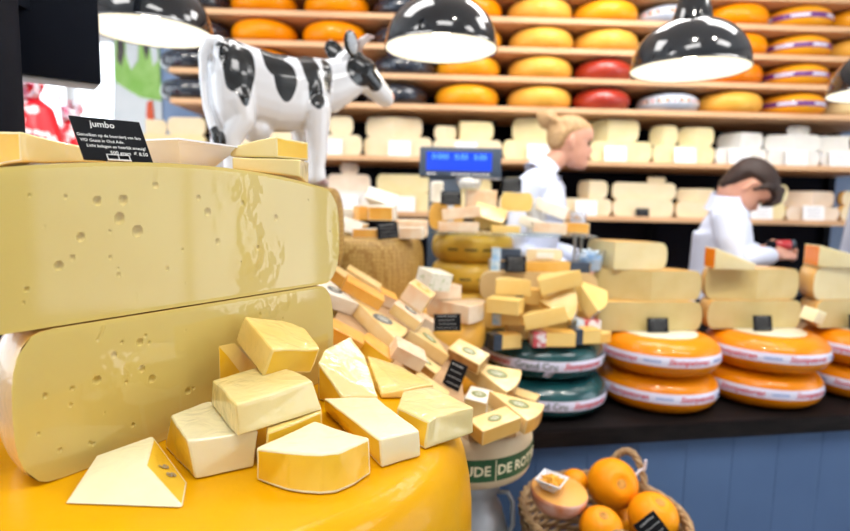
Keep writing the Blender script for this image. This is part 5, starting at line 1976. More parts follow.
# half cheese wrapped in film, dish on top
hw = empty('half_ball_cheese', (0, 0, 0))
tag(hw, 'half ball cheese in clear film, cut side up, carrying a small dish', 'cut cheese')
prof = [(0.0, -0.058)] + [(0.072 * math.sin(pi / 2 * k / 12) ** 0.9, -0.058 * math.cos(pi / 2 * k / 12)) for k in range(1, 13)] + [(0.072, 0.004), (0.069, 0.008)]
lathe('rind', prof, mat('film_orange_rind', (0.66, 0.22, 0.09), 0.3, (0.82, 0.62, 0.58), 9, 0.5, 0.72, coat=0.9, wrap=0.7, wscale=50), hw, 40)
lathe('cut_face', [(0.0695, 0.008), (0.055, 0.010), (0, 0.010)], mat('film_cut_orange', (0.80, 0.36, 0.06), 0.35, (0.84, 0.44, 0.12), 10, coat=0.8, wrap=0.5), hw, 40)
p = at(559, 492, 1.352)
hw.location = p
hw.rotation_euler = (R(6), R(4), 0)
sd = lathe('sample_dish', [(0, 0), (0.020, 0), (0.022, 0.002), (0.043, 0.026), (0.046, 0.0265), (0.046, 0.029), (0.042, 0.029), (0.02, 0.005), (0, 0.005)], porcelain, None, 4, angle=20)
p2 = at(551, 482, 1.337)
sd.location = (p2.x, p2.y, p.z + 0.0165)
sd.rotation_euler = (R(4), R(2), R(12))
tag(sd, 'small square white dish of orange cheese shreds on the half ball cheese', 'dish')
bm = bmesh.new()
rd = random.Random(8)
for i in range(46):
    a, q = rd.uniform(0, 6.28), 0.024 * math.sqrt(rd.random())
    add_box(bm, 0, 0, 0, rd.uniform(0.012, 0.022), 0.0045, 0.0045, Matrix.Translation((q * math.cos(a), q * math.sin(a), 0.018 + 0.016 * (1 - q / 0.026) * rd.random() + 0.004)) @ Euler((rd.uniform(-.5, .5), rd.uniform(-.5, .5), rd.uniform(0, 6))).to_matrix().to_4x4())
o = bm_obj('cheese_shreds', bm, orange_grate, sd, False)
o['kind'] = 'stuff'
lathe('filling', [(0, 0.005), (0.019, 0.006), (0.032, 0.020), (0, 0.026)], orange_grate, sd, 4)
pp = at(664, 545, 1.262)
price_card('price_card', 0.062, 0.078, 'black price card tilted diamond-wise before the basket cheese', 4, loc=pp, rot=(R(-14), R(-38), R(6)), seed=22)
bpy.data.objects[[o.name for o in bpy.data.objects if o.get('label', '').startswith('black price card tilted diamond')][0]].location = (pp.x, pp.y, pp.z)

# ------------------------------------------------------------------ black post, monitor, gift bags, banner
q = at(26.5, 120, 1.02)
post = box('black_post', (q.x - 0.16, 0.955, 0), (q.x, 1.02, ZC - 0.001), plastic_black, None, 0.006)
tag(post, 'matt black upright post beside the jumbo cheese', 'post')
mon = empty('monitor', (0, 0, 0))
tag(mon, 'black monitor seen from behind, fixed to the post above the jumbo cheese', 'monitor')
A, B = at(4, 71, 1.09), at(101.5, 82.5, 1.19)
d = (B - A)
d.z = 0
L0 = d.length
d.normalize()
mtx = Matrix.Translation((A.x, A.y, A.z)) @ Matrix.Rotation(math.atan2(d.y, d.x), 4, 'Z')
for nm, lo, hi, mm in (('back_cover', (0, 0, 0.0), (L0, 0.075, 0.34), plastic_black), ('silver_edge', (0.001, 0.012, -0.004), (L0 - 0.003, 0.074, -0.0003), plastic_grey), ('screen', (0.01, 0.0755, 0.012), (L0 - 0.01, 0.077, 0.33), plastic_slate)):
    o = box(nm, lo, hi, mm, mon, 0.003 if nm == 'back_cover' else 0.001)
    o.data.transform(mtx)
box('mount', (q.x - 0.12, 1.0205, A.z + 0.12), (q.x - 0.05, 1.12, A.z + 0.18), plastic_black, mon)
lt = box('side_table', (-2.35, 2.45, 0), (-1.25, 3.05, 1.46), white_paint, None, 0.004)
tag(lt, 'pale side cabinet under the red gift bags', 'cabinet')


def gift(px, py_top, Y, w, h, label, seed):
    rd = random.Random(seed)
    o = empty('gift_bag', (0, 0, 0))
    F = Fuse()
    F.loft([(0.0, w * .42, -w * .42, w * .30), (0.02, w * .5, -w * .5, w * .36), (h * .45, w * .5, -w * .48, w * .36), (h * .75, w * .36, -w * .36, w * .26), (h * .86, w * .12, -w * .12, w * .10), (h, w * .26, -w * .28, w * .16)], 24)
    b = F.build('bag', red_cloth, o, 0.007, 2)
    bvh = BVHTree.FromPolygons([v.co for v in b.data.vertices], [tuple(p.vertices) for p in b.data.polygons])
    b.data.materials.append(dot_white)
    cs = []
    for i in range(60):
        x, z = rd.uniform(-w * .48, w * .48), rd.uniform(0.02, h * .8)
        for sgn in (-1, 1):
            hit = bvh.ray_cast(Vector((x, 2 * sgn, z)), Vector((0, -sgn, 0)))
            if hit[0] is not None:
                cs.append(hit[0])
    for f in b.data.polygons:
        if any((f.center - q).length < 0.0125 for q in cs):
            f.material_index = 1
    z = h * 0.86
    for i in range(7):
        a = rd.uniform(0, 6.28)
        r = w * rd.uniform(.28, .42)
        c = Vector((math.cos(a) * r * 0.6, -0.03 - abs(math.sin(a)) * r * 0.35, z + rd.uniform(-.02, .09)))
        pts_ = [Vector((0, -0.02, z)), Vector((c.x * 0.5 - 0.02, c.y, c.z + 0.03)), c * 1.0 + Vector((0, 0, 0.02)), c + Vector((0.01, 0, -0.02)), Vector((c.x * 0.5, c.y - 0.01, z - 0.01)), Vector((0, -0.02, z))]
        v, f = tube_data(pts_, [(0.018, 0.003)] * 6, 8)
        mesh_obj('ribbon_loop', v, f, ribbon_pink if i % 2 else ribbon_white, o, True, 60)
    p = at(px, 120, Y)
    o.location = (p.x, Y, 1.4605)
    return tag(o, label, 'gift bag', 'red gift bags by the window')


gift(33, 90, 2.62, 0.25, 0.44, 'red polka-dot gift bag with ribbons right beside the black post', 3)
gift(74, 100, 2.88, 0.21, 0.38, 'red polka-dot gift bag with a white ribbon beside the jumbo card', 5)

# banner hung on the back wall
bn = empty('wall_banner', (0, 0, 0))
tag(bn, 'wall banner printed with cow legs standing in green grass above a white field', 'banner')
YB2 = YB - 0.012


def bq(pts_, name, mm, dy, parent):
    vs_ = []
    for px, py in pts_:
        d = ray(px, py)
        t = (YB2 - dy) / d.y
        vs_.append(CAM + d * t)
    n = len(vs_)
    vv = vs_ + [v + Vector((0, 0.004 if dy else 0.008, 0)) for v in vs_]
    ff = [tuple(range(n)), tuple(range(n, 2 * n))[::-1]] + [(i, i + n, (i + 1) % n + n, (i + 1) % n) for i in range(n)]
    return mesh_obj(name, vv, ff, mm, parent, False)


sheet = bq([(116, 8), (157, 8), (163, 138), (112, 138)], 'sheet', print_white, 0, bn)
bq([(116.2, 8.5), (156.8, 8.5), (161.5, 101), (140, 97), (128, 90), (116, 82), (113.9, 78)], 'grass_print', leaf_green, 0.005, sheet)
bq([(118, 9), (122, 9), (124, 52), (121, 66), (117, 60)], 'dark_leg_print', print_dark, 0.010, sheet)
bq([(141, 9), (147, 9), (149, 48), (146, 60), (142, 44)], 'dark_leg_print', print_dark, 0.010, sheet)
bq([(124, 9), (139, 9), (138, 60), (131, 70), (126, 55)], 'pale_leg_print', print_white, 0.010, sheet)
bq([(147.5, 9), (156, 9), (158, 60), (153, 66), (150, 48)], 'pale_leg_print', print_white, 0.010, sheet)
bq([(147, 102), (152, 100), (154, 118), (150, 125), (146, 116)], 'red_print', mat('print_orange_red', (0.8, 0.12, 0.04), 0.5), 0.010, sheet)

# ------------------------------------------------------------------ lamps
def lamp(px, py, Y, label, Rr=0.18):
    c = at(px, py, Y)
    o = empty('pendant_lamp', c)
    tag(o, label, 'pendant lamp', 'black enamel pendant lamps')
    k = Rr / 0.18
    prof = []
    for i in range(17):
        t = i / 16
        a = t * pi / 2 * 0.83
        prof.append((Rr * math.cos(a) ** 0.8, 0.150 * k * math.sin(a)))
    top_r, top_z = prof[-1]
    shade = lathe('shade', [(Rr, -0.004)] + prof + [(0.055 * k, top_z + 0.004)], enamel_black, o, 64, angle=50)
    lathe('inner_lining', [(r - 0.003, z - 0.003) for r, z in [(Rr, -0.001)] + prof] + [(0.0, top_z - 0.002)], enamel_cream, o, 64, angle=50)
    lathe('rolled_rim', [(Rr - 0.003, -0.004), (Rr + 0.0015, -0.006), (Rr + 0.0025, -0.002), (Rr, 0.001)], enamel_black, o, 64)
    lathe('neck', [(0.062 * k, top_z + 0.002), (0.060 * k, top_z + 0.012), (0.042 * k, top_z + 0.085 * k), (0.036 * k, top_z + 0.092 * k), (0.012, top_z + 0.094 * k)], enamel_black, o, 40, angle=30)
    tube('cord', [(0, 0, top_z + 0.09 * k), (0, 0, ZC - c.z - 0.001)], 0.0055, plastic_grey, o)
    lathe('bulb', [(0, 0.030)] + [(0.032 * math.sin(pi * i / 12), 0.062 - 0.032 * math.cos(pi * i / 12)) for i in range(1, 11)] + [(0.014, 0.11), (0, 0.11)], bulb_mat, o, 20)
    d = bpy.data.lights.new('lamp_light', 'POINT')
    d.energy = 1.7
    d.color = (1.0, 0.93, 0.80)
    d.shadow_soft_size = 0.035
    l = bpy.data.objects.new('lamp_light', d)
    COL.objects.link(l)
    l.location = c + Vector((0, 0, 0.015))
    return o


lamp(151, 31, 1.80, 'black enamel pendant lamp above the cow, partly behind the monitor')
lamp(441, 48, 1.87, 'black enamel pendant lamp hanging between the cow and the blonde seller')
lamp(689, 69, 1.87, 'black enamel pendant lamp with its cord showing, over the orange stacks')
lamp(892, 92, 1.90, 'black enamel pendant lamp mostly cut off by the photo edge')

# ------------------------------------------------------------------ the cow figurine
# local: nose to +x, z up, hooves at z = 0; about 0.5 m long
F = Fuse()
sec = [(-0.205, 0.272, 0.034, 0.045), (-0.195, 0.268, 0.066, 0.080), (-0.16, 0.262, 0.080, 0.098), (-0.10, 0.250, 0.084, 0.100), (-0.03, 0.240, 0.086, 0.102), (0.04, 0.242, 0.082, 0.100), (0.10, 0.252, 0.072, 0.096), (0.14, 0.262, 0.056, 0.082), (0.155, 0.266, 0.035, 0.05)]
v, f = [], []
n = 24
for (x, zc, wy, wz) in sec:
    for k in range(n):
        a = 2 * pi * k / n
        ca, sa = math.cos(a), math.sin(a)
        yy = wy * math.copysign(abs(ca) ** 0.85, ca)
        zz = wz * math.copysign(abs(sa) ** 0.8, sa)
        v.append((x, yy, zc + zz))
for i in range(len(sec) - 1):
    for k in range(n):
        f.append((i * n + k, (i + 1) * n + k, (i + 1) * n + (k + 1) % n, i * n + (k + 1) % n))
f.append(tuple(range(n)))
f.append(tuple(range((len(sec) - 1) * n, len(sec) * n))[::-1])
F.add(v, f)
# haunch and shoulder masses
for s in (1, -1):
    F.ball((-0.155, s * 0.045, 0.230), (0.068, 0.048, 0.110))
    F.ball((0.095, s * 0.045, 0.225), (0.05, 0.034, 0.085))
    F.ball((-0.185, s * 0.038, 0.315), (0.03, 0.03, 0.03))     # hip bones
    # hind leg: stifle forward, hock back, near-vertical shank
    F.tube([(-0.150, s * 0.052, 0.20), (-0.140, s * 0.056, 0.155), (-0.172, s * 0.054, 0.105), (-0.172, s * 0.052, 0.055), (-0.168, s * 0.052, 0.022)], [0.050, 0.040, 0.030, 0.024, 0.026], 14)
    F.tube([(-0.166, s * 0.052, 0.018), (-0.156, s * 0.052, 0.010)], [0.023, 0.018], 14)
    # fore leg
    F.tube([(0.098, s * 0.050, 0.20), (0.102, s * 0.050, 0.135), (0.106, s * 0.048, 0.095), (0.104, s * 0.048, 0.05), (0.106, s * 0.048, 0.02)], [0.046, 0.034, 0.029, 0.023, 0.025], 14)
    F.tube([(0.108, s * 0.048, 0.017), (0.116, s * 0.048, 0.010)], [0.022, 0.018], 14)
F.ball((-0.075, 0, 0.145), (0.05, 0.05, 0.04))               # udder
F.ball((0.13, 0, 0.19), (0.035, 0.03, 0.05))                  # brisket
# neck and head
F.tube([(0.11, 0, 0.275), (0.165, 0, 0.292), (0.215, 0, 0.315)], [(0.050, 0.082), (0.042, 0.066), (0.036, 0.05)], 16)
F.tube([(0.16, 0, 0.245), (0.205, 0, 0.285)], [(0.020, 0.035), (0.018, 0.03)], 12)
F.tube([(0.215, 0, 0.342), (0.250, 0, 0.328), (0.280, 0, 0.306), (0.305, 0, 0.287), (0.318, 0, 0.277)], [(0.038, 0.040), (0.040, 0.040), (0.030, 0.032), (0.026, 0.026), (0.026, 0.022)], 16)
F.ball((0.222, 0, 0.368), (0.025, 0.03, 0.018))              # poll
for s in (1, -1):
    F.ball((0.252, s * 0.033, 0.340), (0.014, 0.010, 0.012))
# tail lying down the rump
F.tube([(-0.185, 0.0, 0.350), (-0.212, 0.006, 0.348), (-0.228, 0.012, 0.315), (-0.230, 0.010, 0.25), (-0.228, -0.008, 0.185), (-0.222, -0.040, 0.135)], [0.016, 0.018, 0.015, 0.012, 0.011, 0.012], 12)
F.tube([(-0.222, -0.042, 0.135), (-0.216, -0.062, 0.105), (-0.210, -0.070, 0.075)], [0.012, 0.017, 0.006], 12)
cow = F.build('cow_figurine', cow_glaze, None, 0.0045, 4)
blobs = [((-0.160, -0.075, 0.285), (0.048, 0.06, 0.080)), ((-0.145, -0.07, 0.225), (0.026, 0.06, 0.05)), ((-0.175, -0.06, 0.335), (0.035, 0.05, 0.03)), ((-0.045, -0.06, 0.315), (0.035, 0.06, 0.05)), ((-0.015, -0.085, 0.265), (0.034, 0.06, 0.055)), ((-0.02, -0.02, 0.342), (0.04, 0.05, 0.03)),
         ((0.075, -0.06, 0.320), (0.030, 0.06, 0.06)), ((0.088, -0.07, 0.250), (0.026, 0.06, 0.060)), ((0.135, -0.05, 0.300), (0.020, 0.06, 0.055)), ((0.06, -0.01, 0.345), (0.05, 0.05, 0.02)),
         ((0.238, -0.045, 0.330), (0.044, 0.034, 0.044)), ((0.238, 0.045, 0.330), (0.044, 0.034, 0.044)), ((0.272, -0.04, 0.305), (0.024, 0.026, 0.024)), ((0.205, -0.05, 0.375), (0.016, 0.012, 0.03)), ((-0.216, -0.062, 0.098), (0.024, 0.03, 0.038)),
         ((-0.10, 0.08, 0.29), (0.06, 0.06, 0.07)), ((0.05, 0.08, 0.25), (0.05, 0.06, 0.06))]
from mathutils import noise
at_ = cow.data.attributes.new('patch', 'FLOAT', 'POINT')
vals = []
for vtx in cow.data.vertices:
    p = vtx.co
    q = p + noise.noise_vector(p * 18) * 0.010
    best = 0.0
    for c, r in blobs:
        dd = math.sqrt(sum(((q[i] - c[i]) / r[i]) ** 2 for i in range(3)))
        best = max(best, 1.0 / (1.0 + math.exp((dd - 1.0) * 9)))
    vals.append(best)
at_.data.foreach_set('value', vals)
for s in (1, -1):
    tube('horn', [(0.224, s * 0.024, 0.378), (0.228, s * 0.040, 0.392), (0.240, s * 0.048, 0.402), (0.256, s * 0.046, 0.406)], [0.011, 0.010, 0.008, 0.003], horn_mat, cow, 10)
    v_, f_ = tube_data([(0.258, s * 0.0395, 0.341), (0.262, s * 0.043, 0.340)], 0.006, 10)
    mesh_obj('eye', v_, f_, eye_dark, cow)
    for x in ((0.1, -0.157),):
        pass
    for hx in (0.108, -0.164):
        Fh = Fuse()
        Fh.tube([(hx, s * (0.048 if hx > 0 else 0.052), 0.014), (hx + 0.009, s * (0.048 if hx > 0 else 0.052), 0.004)], [0.0225, 0.022], 14)
        hv = [Vector((p.x, p.y, max(p.z, 0.0))) for p in Fh.v]
        mesh_obj('hoof', hv, Fh.f, horn_mat, cow, True, 60)
Fm = Fuse()
Fm.ball((0.322, 0, 0.279), (0.018, 0.024, 0.019))
mesh_obj('muzzle', Fm.v, Fm.f, cow_pink, cow, True, 80)
for s in (1, -1):
    ln = Vector((-0.42, s * 0.35, 0.84)).normalized()
    nf = Vector((0.45, s * 1.0, -0.15))
    nf = (nf - ln * nf.dot(ln)).normalized()
    wd = ln.cross(nf).normalized()
    for nm, off_, rl, rw_, rt_, mm_ in (('ear', 0.0, 0.034, 0.020, 0.0065, mat('cow_black', (0.012, 0.014, 0.016), 0.2, coat=0.6)), ('inner_ear', 0.0035, 0.028, 0.0145, 0.0045, mat('cow_ear_inner', (0.48, 0.53, 0.6), 0.35, coat=0.4))):
        ea = Fuse()
        c0_ = Vector((0.198, s * 0.046, 0.384)) + nf * off_
        ea.ball((0, 0, 0), (rw_, rt_, rl), Matrix(((wd.x, nf.x, ln.x, c0_.x), (wd.y, nf.y, ln.y, c0_.y), (wd.z, nf.z, ln.z, c0_.z), (0, 0, 0, 1))))
        e_ = mesh_obj(nm, ea.v, ea.f, mm_, cow if nm == 'ear' else e_, True, 60)
for ob in tree(cow):
    for vx in ob.data.vertices:
        if vx.co.x < 0.1:
            vx.co.x = 0.1 - (0.1 - vx.co.x) * 0.84
        k = min(1.0, max(0.0, (vx.co.x - 0.15) / 0.06)) * (1.0 if vx.co.z > 0.2 else 0.0)
        vx.co = vx.co.lerp(Vector((0.19, 0, 0.315)) + (vx.co - Vector((0.19, 0, 0.315))) * 1.2 + Vector((0.006, 0, 0)), k)
CS = 1.02
cow.scale = (CS, CS, CS)
cyaw = R(35)
fp = at(318, 180, 1.60)      # near fore hoof
off = Matrix.Rotation(cyaw, 4, 'Z') @ (Vector((0.108, -0.048, 0)) * CS)
cow.location = (fp.x - off.x, 1.60 - off.y, ZCOW - CS * min(vv.co.z for vv in cow.data.vertices))
cow.rotation_euler = (0, 0, cyaw)
tag(cow, 'glossy black and white dairy cow figurine standing on the dotted cheese wheels', 'cow figurine')


# ------------------------------------------------------------------ people
def head_mesh(F, M_, female):
    w = 0.94 if female else 1.0
    sl = [(0.000, .066, .030, .016), (0.006, .082, .008, .028), (0.018, .090, -.012, .040), (0.034, .090, -.034, .050 * w), (0.048, .088, -.055, .056 * w), (0.058, .092, -.064, .060 * w), (0.066, .0925, -.070, .062 * w), (0.076, .089, -.078, .065 * w), (0.095, .088, -.090, .069 * w),
          (0.112, .083, -.097, .071), (0.124, .081, -.100, .072), (0.134, .090, -.103, .073), (0.150, .092, -.105, .074), (0.170, .089, -.104, .074), (0.190, .080, -.098, .070), (0.208, .062, -.084, .060), (0.222, .036, -.062, .044), (0.230, .010, -.034, .024)]
    v, f = [], []
    n = 40
    for (z, xf, xb, hw) in sl:
        cx, rx = (xf + xb) / 2, (xf - xb) / 2
        for k in range(n):
            a = 2 * pi * k / n
            ca, sa = math.cos(a), math.sin(a)
            x, y = cx + rx * math.copysign(abs(ca) ** 0.9, ca), hw * math.copysign(abs(sa) ** 0.9, sa)
            if ca > 0:     # nose and eye hollows
                g = math.exp(-(y / 0.010) ** 2)
                h = max(0.0, 1 - abs(z - 0.084) / 0.012) if z < 0.084 else max(0.0, 1 - (z - 0.084) / 0.046)
                x += 0.026 * g * h
                x -= 0.009 * math.exp(-((abs(y) - 0.032) / 0.013) ** 2 - ((z - 0.118) / 0.010) ** 2)
            v.append((x, y, z))
    for i in range(len(sl) - 1):
        for k in range(n):
            f.append((i * n + k, i * n + (k + 1) % n, (i + 1) * n + (k + 1) % n, (i + 1) * n + k))
    f.append(tuple(range(n))[::-1])
    f.append(tuple(range((len(sl) - 1) * n, len(sl) * n)))
    F.add(v, f, M_)
    for s in (1, -1):
        v_, f_ = tube_data([(-0.008, s * 0.068, 0.078), (-0.012, s * 0.077, 0.095), (-0.016, s * 0.080, 0.118), (-0.012, s * 0.072, 0.132)], [(0.006, 0.009), (0.006, 0.013), (0.006, 0.017), (0.005, 0.010)], 10)
        F.add(v_, f_, M_)


def hand(F, wrist, fwd, palm_n, side, curl=0.5):
    """palm, five separate fingers of unequal length; palm_n points out of the palm"""
    fwd, nn = fwd.normalized(), palm_n.normalized()
    lat = fwd.cross(nn).normalized() * side
    p0 = wrist + fwd * 0.012
    F.tube([p0, p0 + fwd * 0.035, p0 + fwd * 0.070], [(0.024, 0.014), (0.034, 0.014), (0.036, 0.012)], 12) if False else None
    for k in (-0.026, -0.009, 0.009, 0.026):
        F.tube([p0 + lat * k * 0.6, p0 + lat * k + fwd * 0.078], [0.0125, 0.0105], 8)
    for k, L_ in ((-0.028, 0.058), (-0.0095, 0.072), (0.0095, 0.078), (0.028, 0.068)):
        b0 = p0 + lat * k + fwd * 0.080
        d1 = (fwd + nn * curl * 0.5).normalized()
        d2 = (fwd + nn * curl * 1.6).normalized()
        d3 = (fwd * 0.5 + nn * curl * 2.2).normalized()
        b1 = b0 + d1 * L_ * 0.45
        b2 = b1 + d2 * L_ * 0.32
        F.tube([b0, b1, b2, b2 + d3 * L_ * 0.24], [0.0088, 0.0082, 0.0076, 0.0066], 8)
    t0 = p0 + lat * 0.030 + fwd * 0.018
    t1 = t0 + (lat * 0.8 + fwd * 0.7 + nn * 0.5).normalized() * 0.034
    F.tube([p0 + lat * 0.012 + fwd * 0.008, t0, t1, t1 + (fwd + nn * 0.6).normalized() * 0.030], [0.013, 0.0125, 0.010, 0.008], 8)


def person(name, loc, yaw, hip_z, lean, head_at, head_pitch, head_yaw, hair_mat, female, wrists, elbows, label, sh_w=0.17, shoulder=None, sc=1.0, detail=True):
    """local frame: facing +x, feet at z = 0. lean: forward shift of the shoulders; wrists / elbows: right then left (y<0 then y>0)"""
    body = Fuse()
    sx, sz = lean, shoulder or 1.36
    HM = Matrix.Translation(head_at) @ Matrix.Rotation(head_yaw, 4, 'Z') @ Matrix.Rotation(head_pitch, 4, 'Y')
    head_mesh(body, HM, female)
    base = HM @ Vector((-0.035, 0, 0.05))
    body.tube([(sx - 0.02, 0, sz - 0.06), (sx - 0.005, 0, sz + 0.03), base], [(0.060, 0.056), (0.049, 0.048), (0.048, 0.048)], 16)
    # trunk core, legs
    trunk = [(0.0, 0, hip_z - 0.02), (sx * 0.2, 0, hip_z + 0.12), (sx * 0.6, 0, hip_z + 0.28), (sx * 0.9, 0, sz - 0.14), (sx, 0, sz - 0.04)]
    body.tube(trunk, [(0.125, 0.09), (0.11, 0.08), (0.125, 0.09), (0.13, 0.085), (0.09, 0.06)], 18)
    for s in (-1, 1):
        body.tube([(0, s * 0.085, hip_z), (0.012, s * 0.088, hip_z * 0.52), (-0.015, s * 0.09, 0.09)], [0.075, 0.05, 0.035], 12)
        body.tube([(-0.03, s * 0.09, 0.05), (0.13, s * 0.10, 0.035)], [0.036, 0.028], 10)
    shirt = Fuse()
    shirt.tube([(0.0, 0, hip_z - 0.06), (0.0, 0, hip_z + 0.02), (sx * 0.2, 0, hip_z + 0.13), (sx * 0.6, 0, hip_z + 0.29), (sx * 0.9, 0, sz - 0.15), (sx * 0.98, 0, sz - 0.06), (sx, 0, sz + 0.005)],
               [(0.175, 0.125), (0.17, 0.122), (0.155, 0.115), (0.17, 0.125), (0.185, 0.122), (0.165, 0.098), (0.075, 0.062)], 24)
    for s, w, e in ((-1, wrists[0], elbows[0]), (1, wrists[1], elbows[1])):
        sh = Vector((sx - 0.005, s * sh_w, sz - 0.045))
        w, e = Vector(w), Vector(e)
        cuff = e.lerp(w, 0.80)
        shirt.tube([sh + Vector((0, -s * 0.07, 0.015)), sh, sh.lerp(e, 0.5), e, e.lerp(w, 0.45), cuff], [0.070, 0.068, 0.060, 0.054, 0.047, 0.041], 16)
        body.tube([sh, e, w], [0.045, 0.036, 0.025], 12)
        fwd = (w - e).normalized()
        pn = Vector((0, -s, -0.35)) if abs(fwd.y) < 0.8 else Vector((0.4, 0, -1))
        pn = (pn - fwd * pn.dot(fwd))
        hand(body, w, fwd, pn, s * -1, 0.75)
    b = body.build(name, skin, None, 0.0056, 3)
    sh_o = shirt.build('shirt', shirt_white, b, 0.009, 5)
    # collar: two folded flaps round the neck
    nk = Vector((sx - 0.004, 0, sz + 0.012))
    ax = (base - nk).normalized()
    ux = Vector((1, 0, 0))
    ux = (ux - ax * ux.dot(ax)).normalized()
    uy = ax.cross(ux)
    v, f = [], []
    n = 28
    for j, (rr, hh) in enumerate(((0.066, 0.052), (0.071, 0.054), (0.082, 0.012), (0.092, -0.016), (0.082, -0.014), (0.066, 0.01))):
        for k in range(n + 1):
            a = R(22) + (2 * pi - R(44)) * k / n
            edge = 1 + 0.22 * max(0, math.cos(a)) ** 2 if j in (3, 4) else 1
            drop = -0.030 * max(0, math.cos(a)) ** 3 if j in (3, 4) else 0
            v.append(nk + ux * (rr * edge * 1.0 * math.cos(a)) + uy * (rr * edge * math.sin(a)) + ax * (hh + drop))
    for j in range(6):
        for k in range(n):
            a_, b_ = j * (n + 1), ((j + 1) % 6) * (n + 1)
            f.append((a_ + k, a_ + k + 1, b_ + k + 1, b_ + k))
    mesh_obj('collar', v, f, shirt_white, sh_o, True, 60)
    tr = Fuse()
    tr.tube([(0, 0, hip_z + 0.03), (0, 0, hip_z - 0.05)], [(0.165, 0.12), (0.16, 0.115)], 18)
    for s in (-1, 1):
        tr.tube([(0, s * 0.085, hip_z - 0.03), (0.012, s * 0.088, hip_z * 0.52), (-0.015, s * 0.09, 0.10)], [0.098, 0.07, 0.055], 14)
    tr.build('trousers', trouser_dark, b, 0.012, 3)
    for s in (-1, 1):
        Fs = Fuse()
        Fs.tube([(-0.04, s * 0.09, 0.05), (0.06, s * 0.095, 0.042), (0.15, s * 0.10, 0.034)], [(0.045, 0.046), (0.046, 0.04), (0.038, 0.03)], 14)
        vv = [Vector((p.x, p.y, max(p.z, 0.0))) for p in Fs.v]
        mesh_obj('shoe', vv, Fs.f, shoe_black, b, True, 60)
    hair = Fuse()
    if female:
        hair.loft([(0.070, -.045, -.088, .050), (0.090, -.022, -.106, .068), (0.115, -.014, -.114, .078), (0.136, .004, -.118, .080), (0.150, .030, -.119, .080), (0.162, .062, -.118, .080), (0.175, .087, -.116, .0785), (0.190, .084, -.110, .0745), (0.205, .069, -.099, .067), (0.220, .046, -.080, .055), (0.234, .014, -.044, .030)], 32, HM)
        hair.ball((-0.126, 0, 0.200), (0.046, 0.046, 0.046), HM)
        hair.tube([(-0.085, 0.04, 0.19), (-0.12, 0.050, 0.200), (-0.168, 0.0, 0.212), (-0.12, -0.050, 0.200), (-0.085, -0.04, 0.19)], [0.012, 0.015, 0.016, 0.015, 0.012], 10, 1.0, HM)
    else:
        hair.loft([(0.020, -.052, -.078, .036), (0.040, -.050, -.092, .050), (0.060, -.045, -.100, .060), (0.085, -.030, -.110, .070), (0.110, -.022, -.118, .080), (0.135, -.012, -.122, .083), (0.146, .030, -.124, .084), (0.156, .080, -.124, .085), (0.172, .100, -.120, .084), (0.192, .096, -.112, .079), (0.214, .074, -.092, .066), (0.232, .040, -.060, .045), (0.242, .008, -.024, .020)], 32, HM)
        for k in range(5):
            y = -0.05 + 0.025 * k
            hair.tube([(0.07, y, 0.205), (0.104, y * 1.1, 0.170), (0.106, y * 1.15, 0.138)], [0.018, 0.017, 0.008], 8, 1.0, HM)
        for s in (-1, 1):
            hair.tube([(0.03, s * 0.077, 0.165), (0.012, s * 0.078, 0.13), (0.008, s * 0.074, 0.108)], [0.014, 0.010, 0.006], 8, 1.0, HM)
    hair.build('hair', hair_mat, b, 0.006, 3)
    for s in (-1, 1):
        v_, f_ = tube_data([HM @ Vector((0.0705, s * 0.033, 0.118)), HM @ Vector((0.0785, s * 0.033, 0.118))], [(0.006, 0.012), (0.004, 0.009)], 10)
        mesh_obj('eye', v_, f_, eye_dark, b)
        v_, f_ = tube_data([HM @ Vector((0.089, s * 0.016, 0.134)), HM @ Vector((0.086, s * 0.034, 0.139)), HM @ Vector((0.070, s * 0.052, 0.133))], [0.0022, 0.003, 0.0018], 6)
        mesh_obj('eyebrow', v_, f_, hair_mat, b)
    v_, f_ = tube_data([HM @ Vector((0.078, -0.024, 0.062)), HM @ Vector((0.0915, -0.012, 0.0625)), HM @ Vector((0.0945, 0, 0.063)), HM @ Vector((0.0915, 0.012, 0.0625)), HM @ Vector((0.078, 0.024, 0.062))], [0.002, 0.0045, 0.005, 0.0045, 0.002], 8)
    mesh_obj('mouth', v_, f_, lip, b)
    b.location = loc
    b.rotation_euler = (0, 0, yaw)
    b.scale = (sc, sc, sc)
    return tag(b, label, 'person')


# blonde seller: chin at px (582,167), crown at y 112
Yw = 2.62
c = at(584, 168, Yw)
wl = Vector((at(529, 230, Yw).x, Yw, 0.1))
hl = Vector((c.x - 0.08 - wl.x, 0, c.z - 0.1))
person('person', wl, R(-30), 0.98, 0.055, Matrix.Rotation(R(30), 3, 'Z') @ hl, R(8), R(27), blonde, True, [(0.26, -0.13, 1.02), (0.28, 0.13, 1.03)], [(0.0, -0.19, 1.10), (0.02, 0.21, 1.10)],
       'blonde person with hair in a bun and white collared shirt, looking down behind the counter', 0.150, hl.z - 0.05)
bpy.data.objects['person']
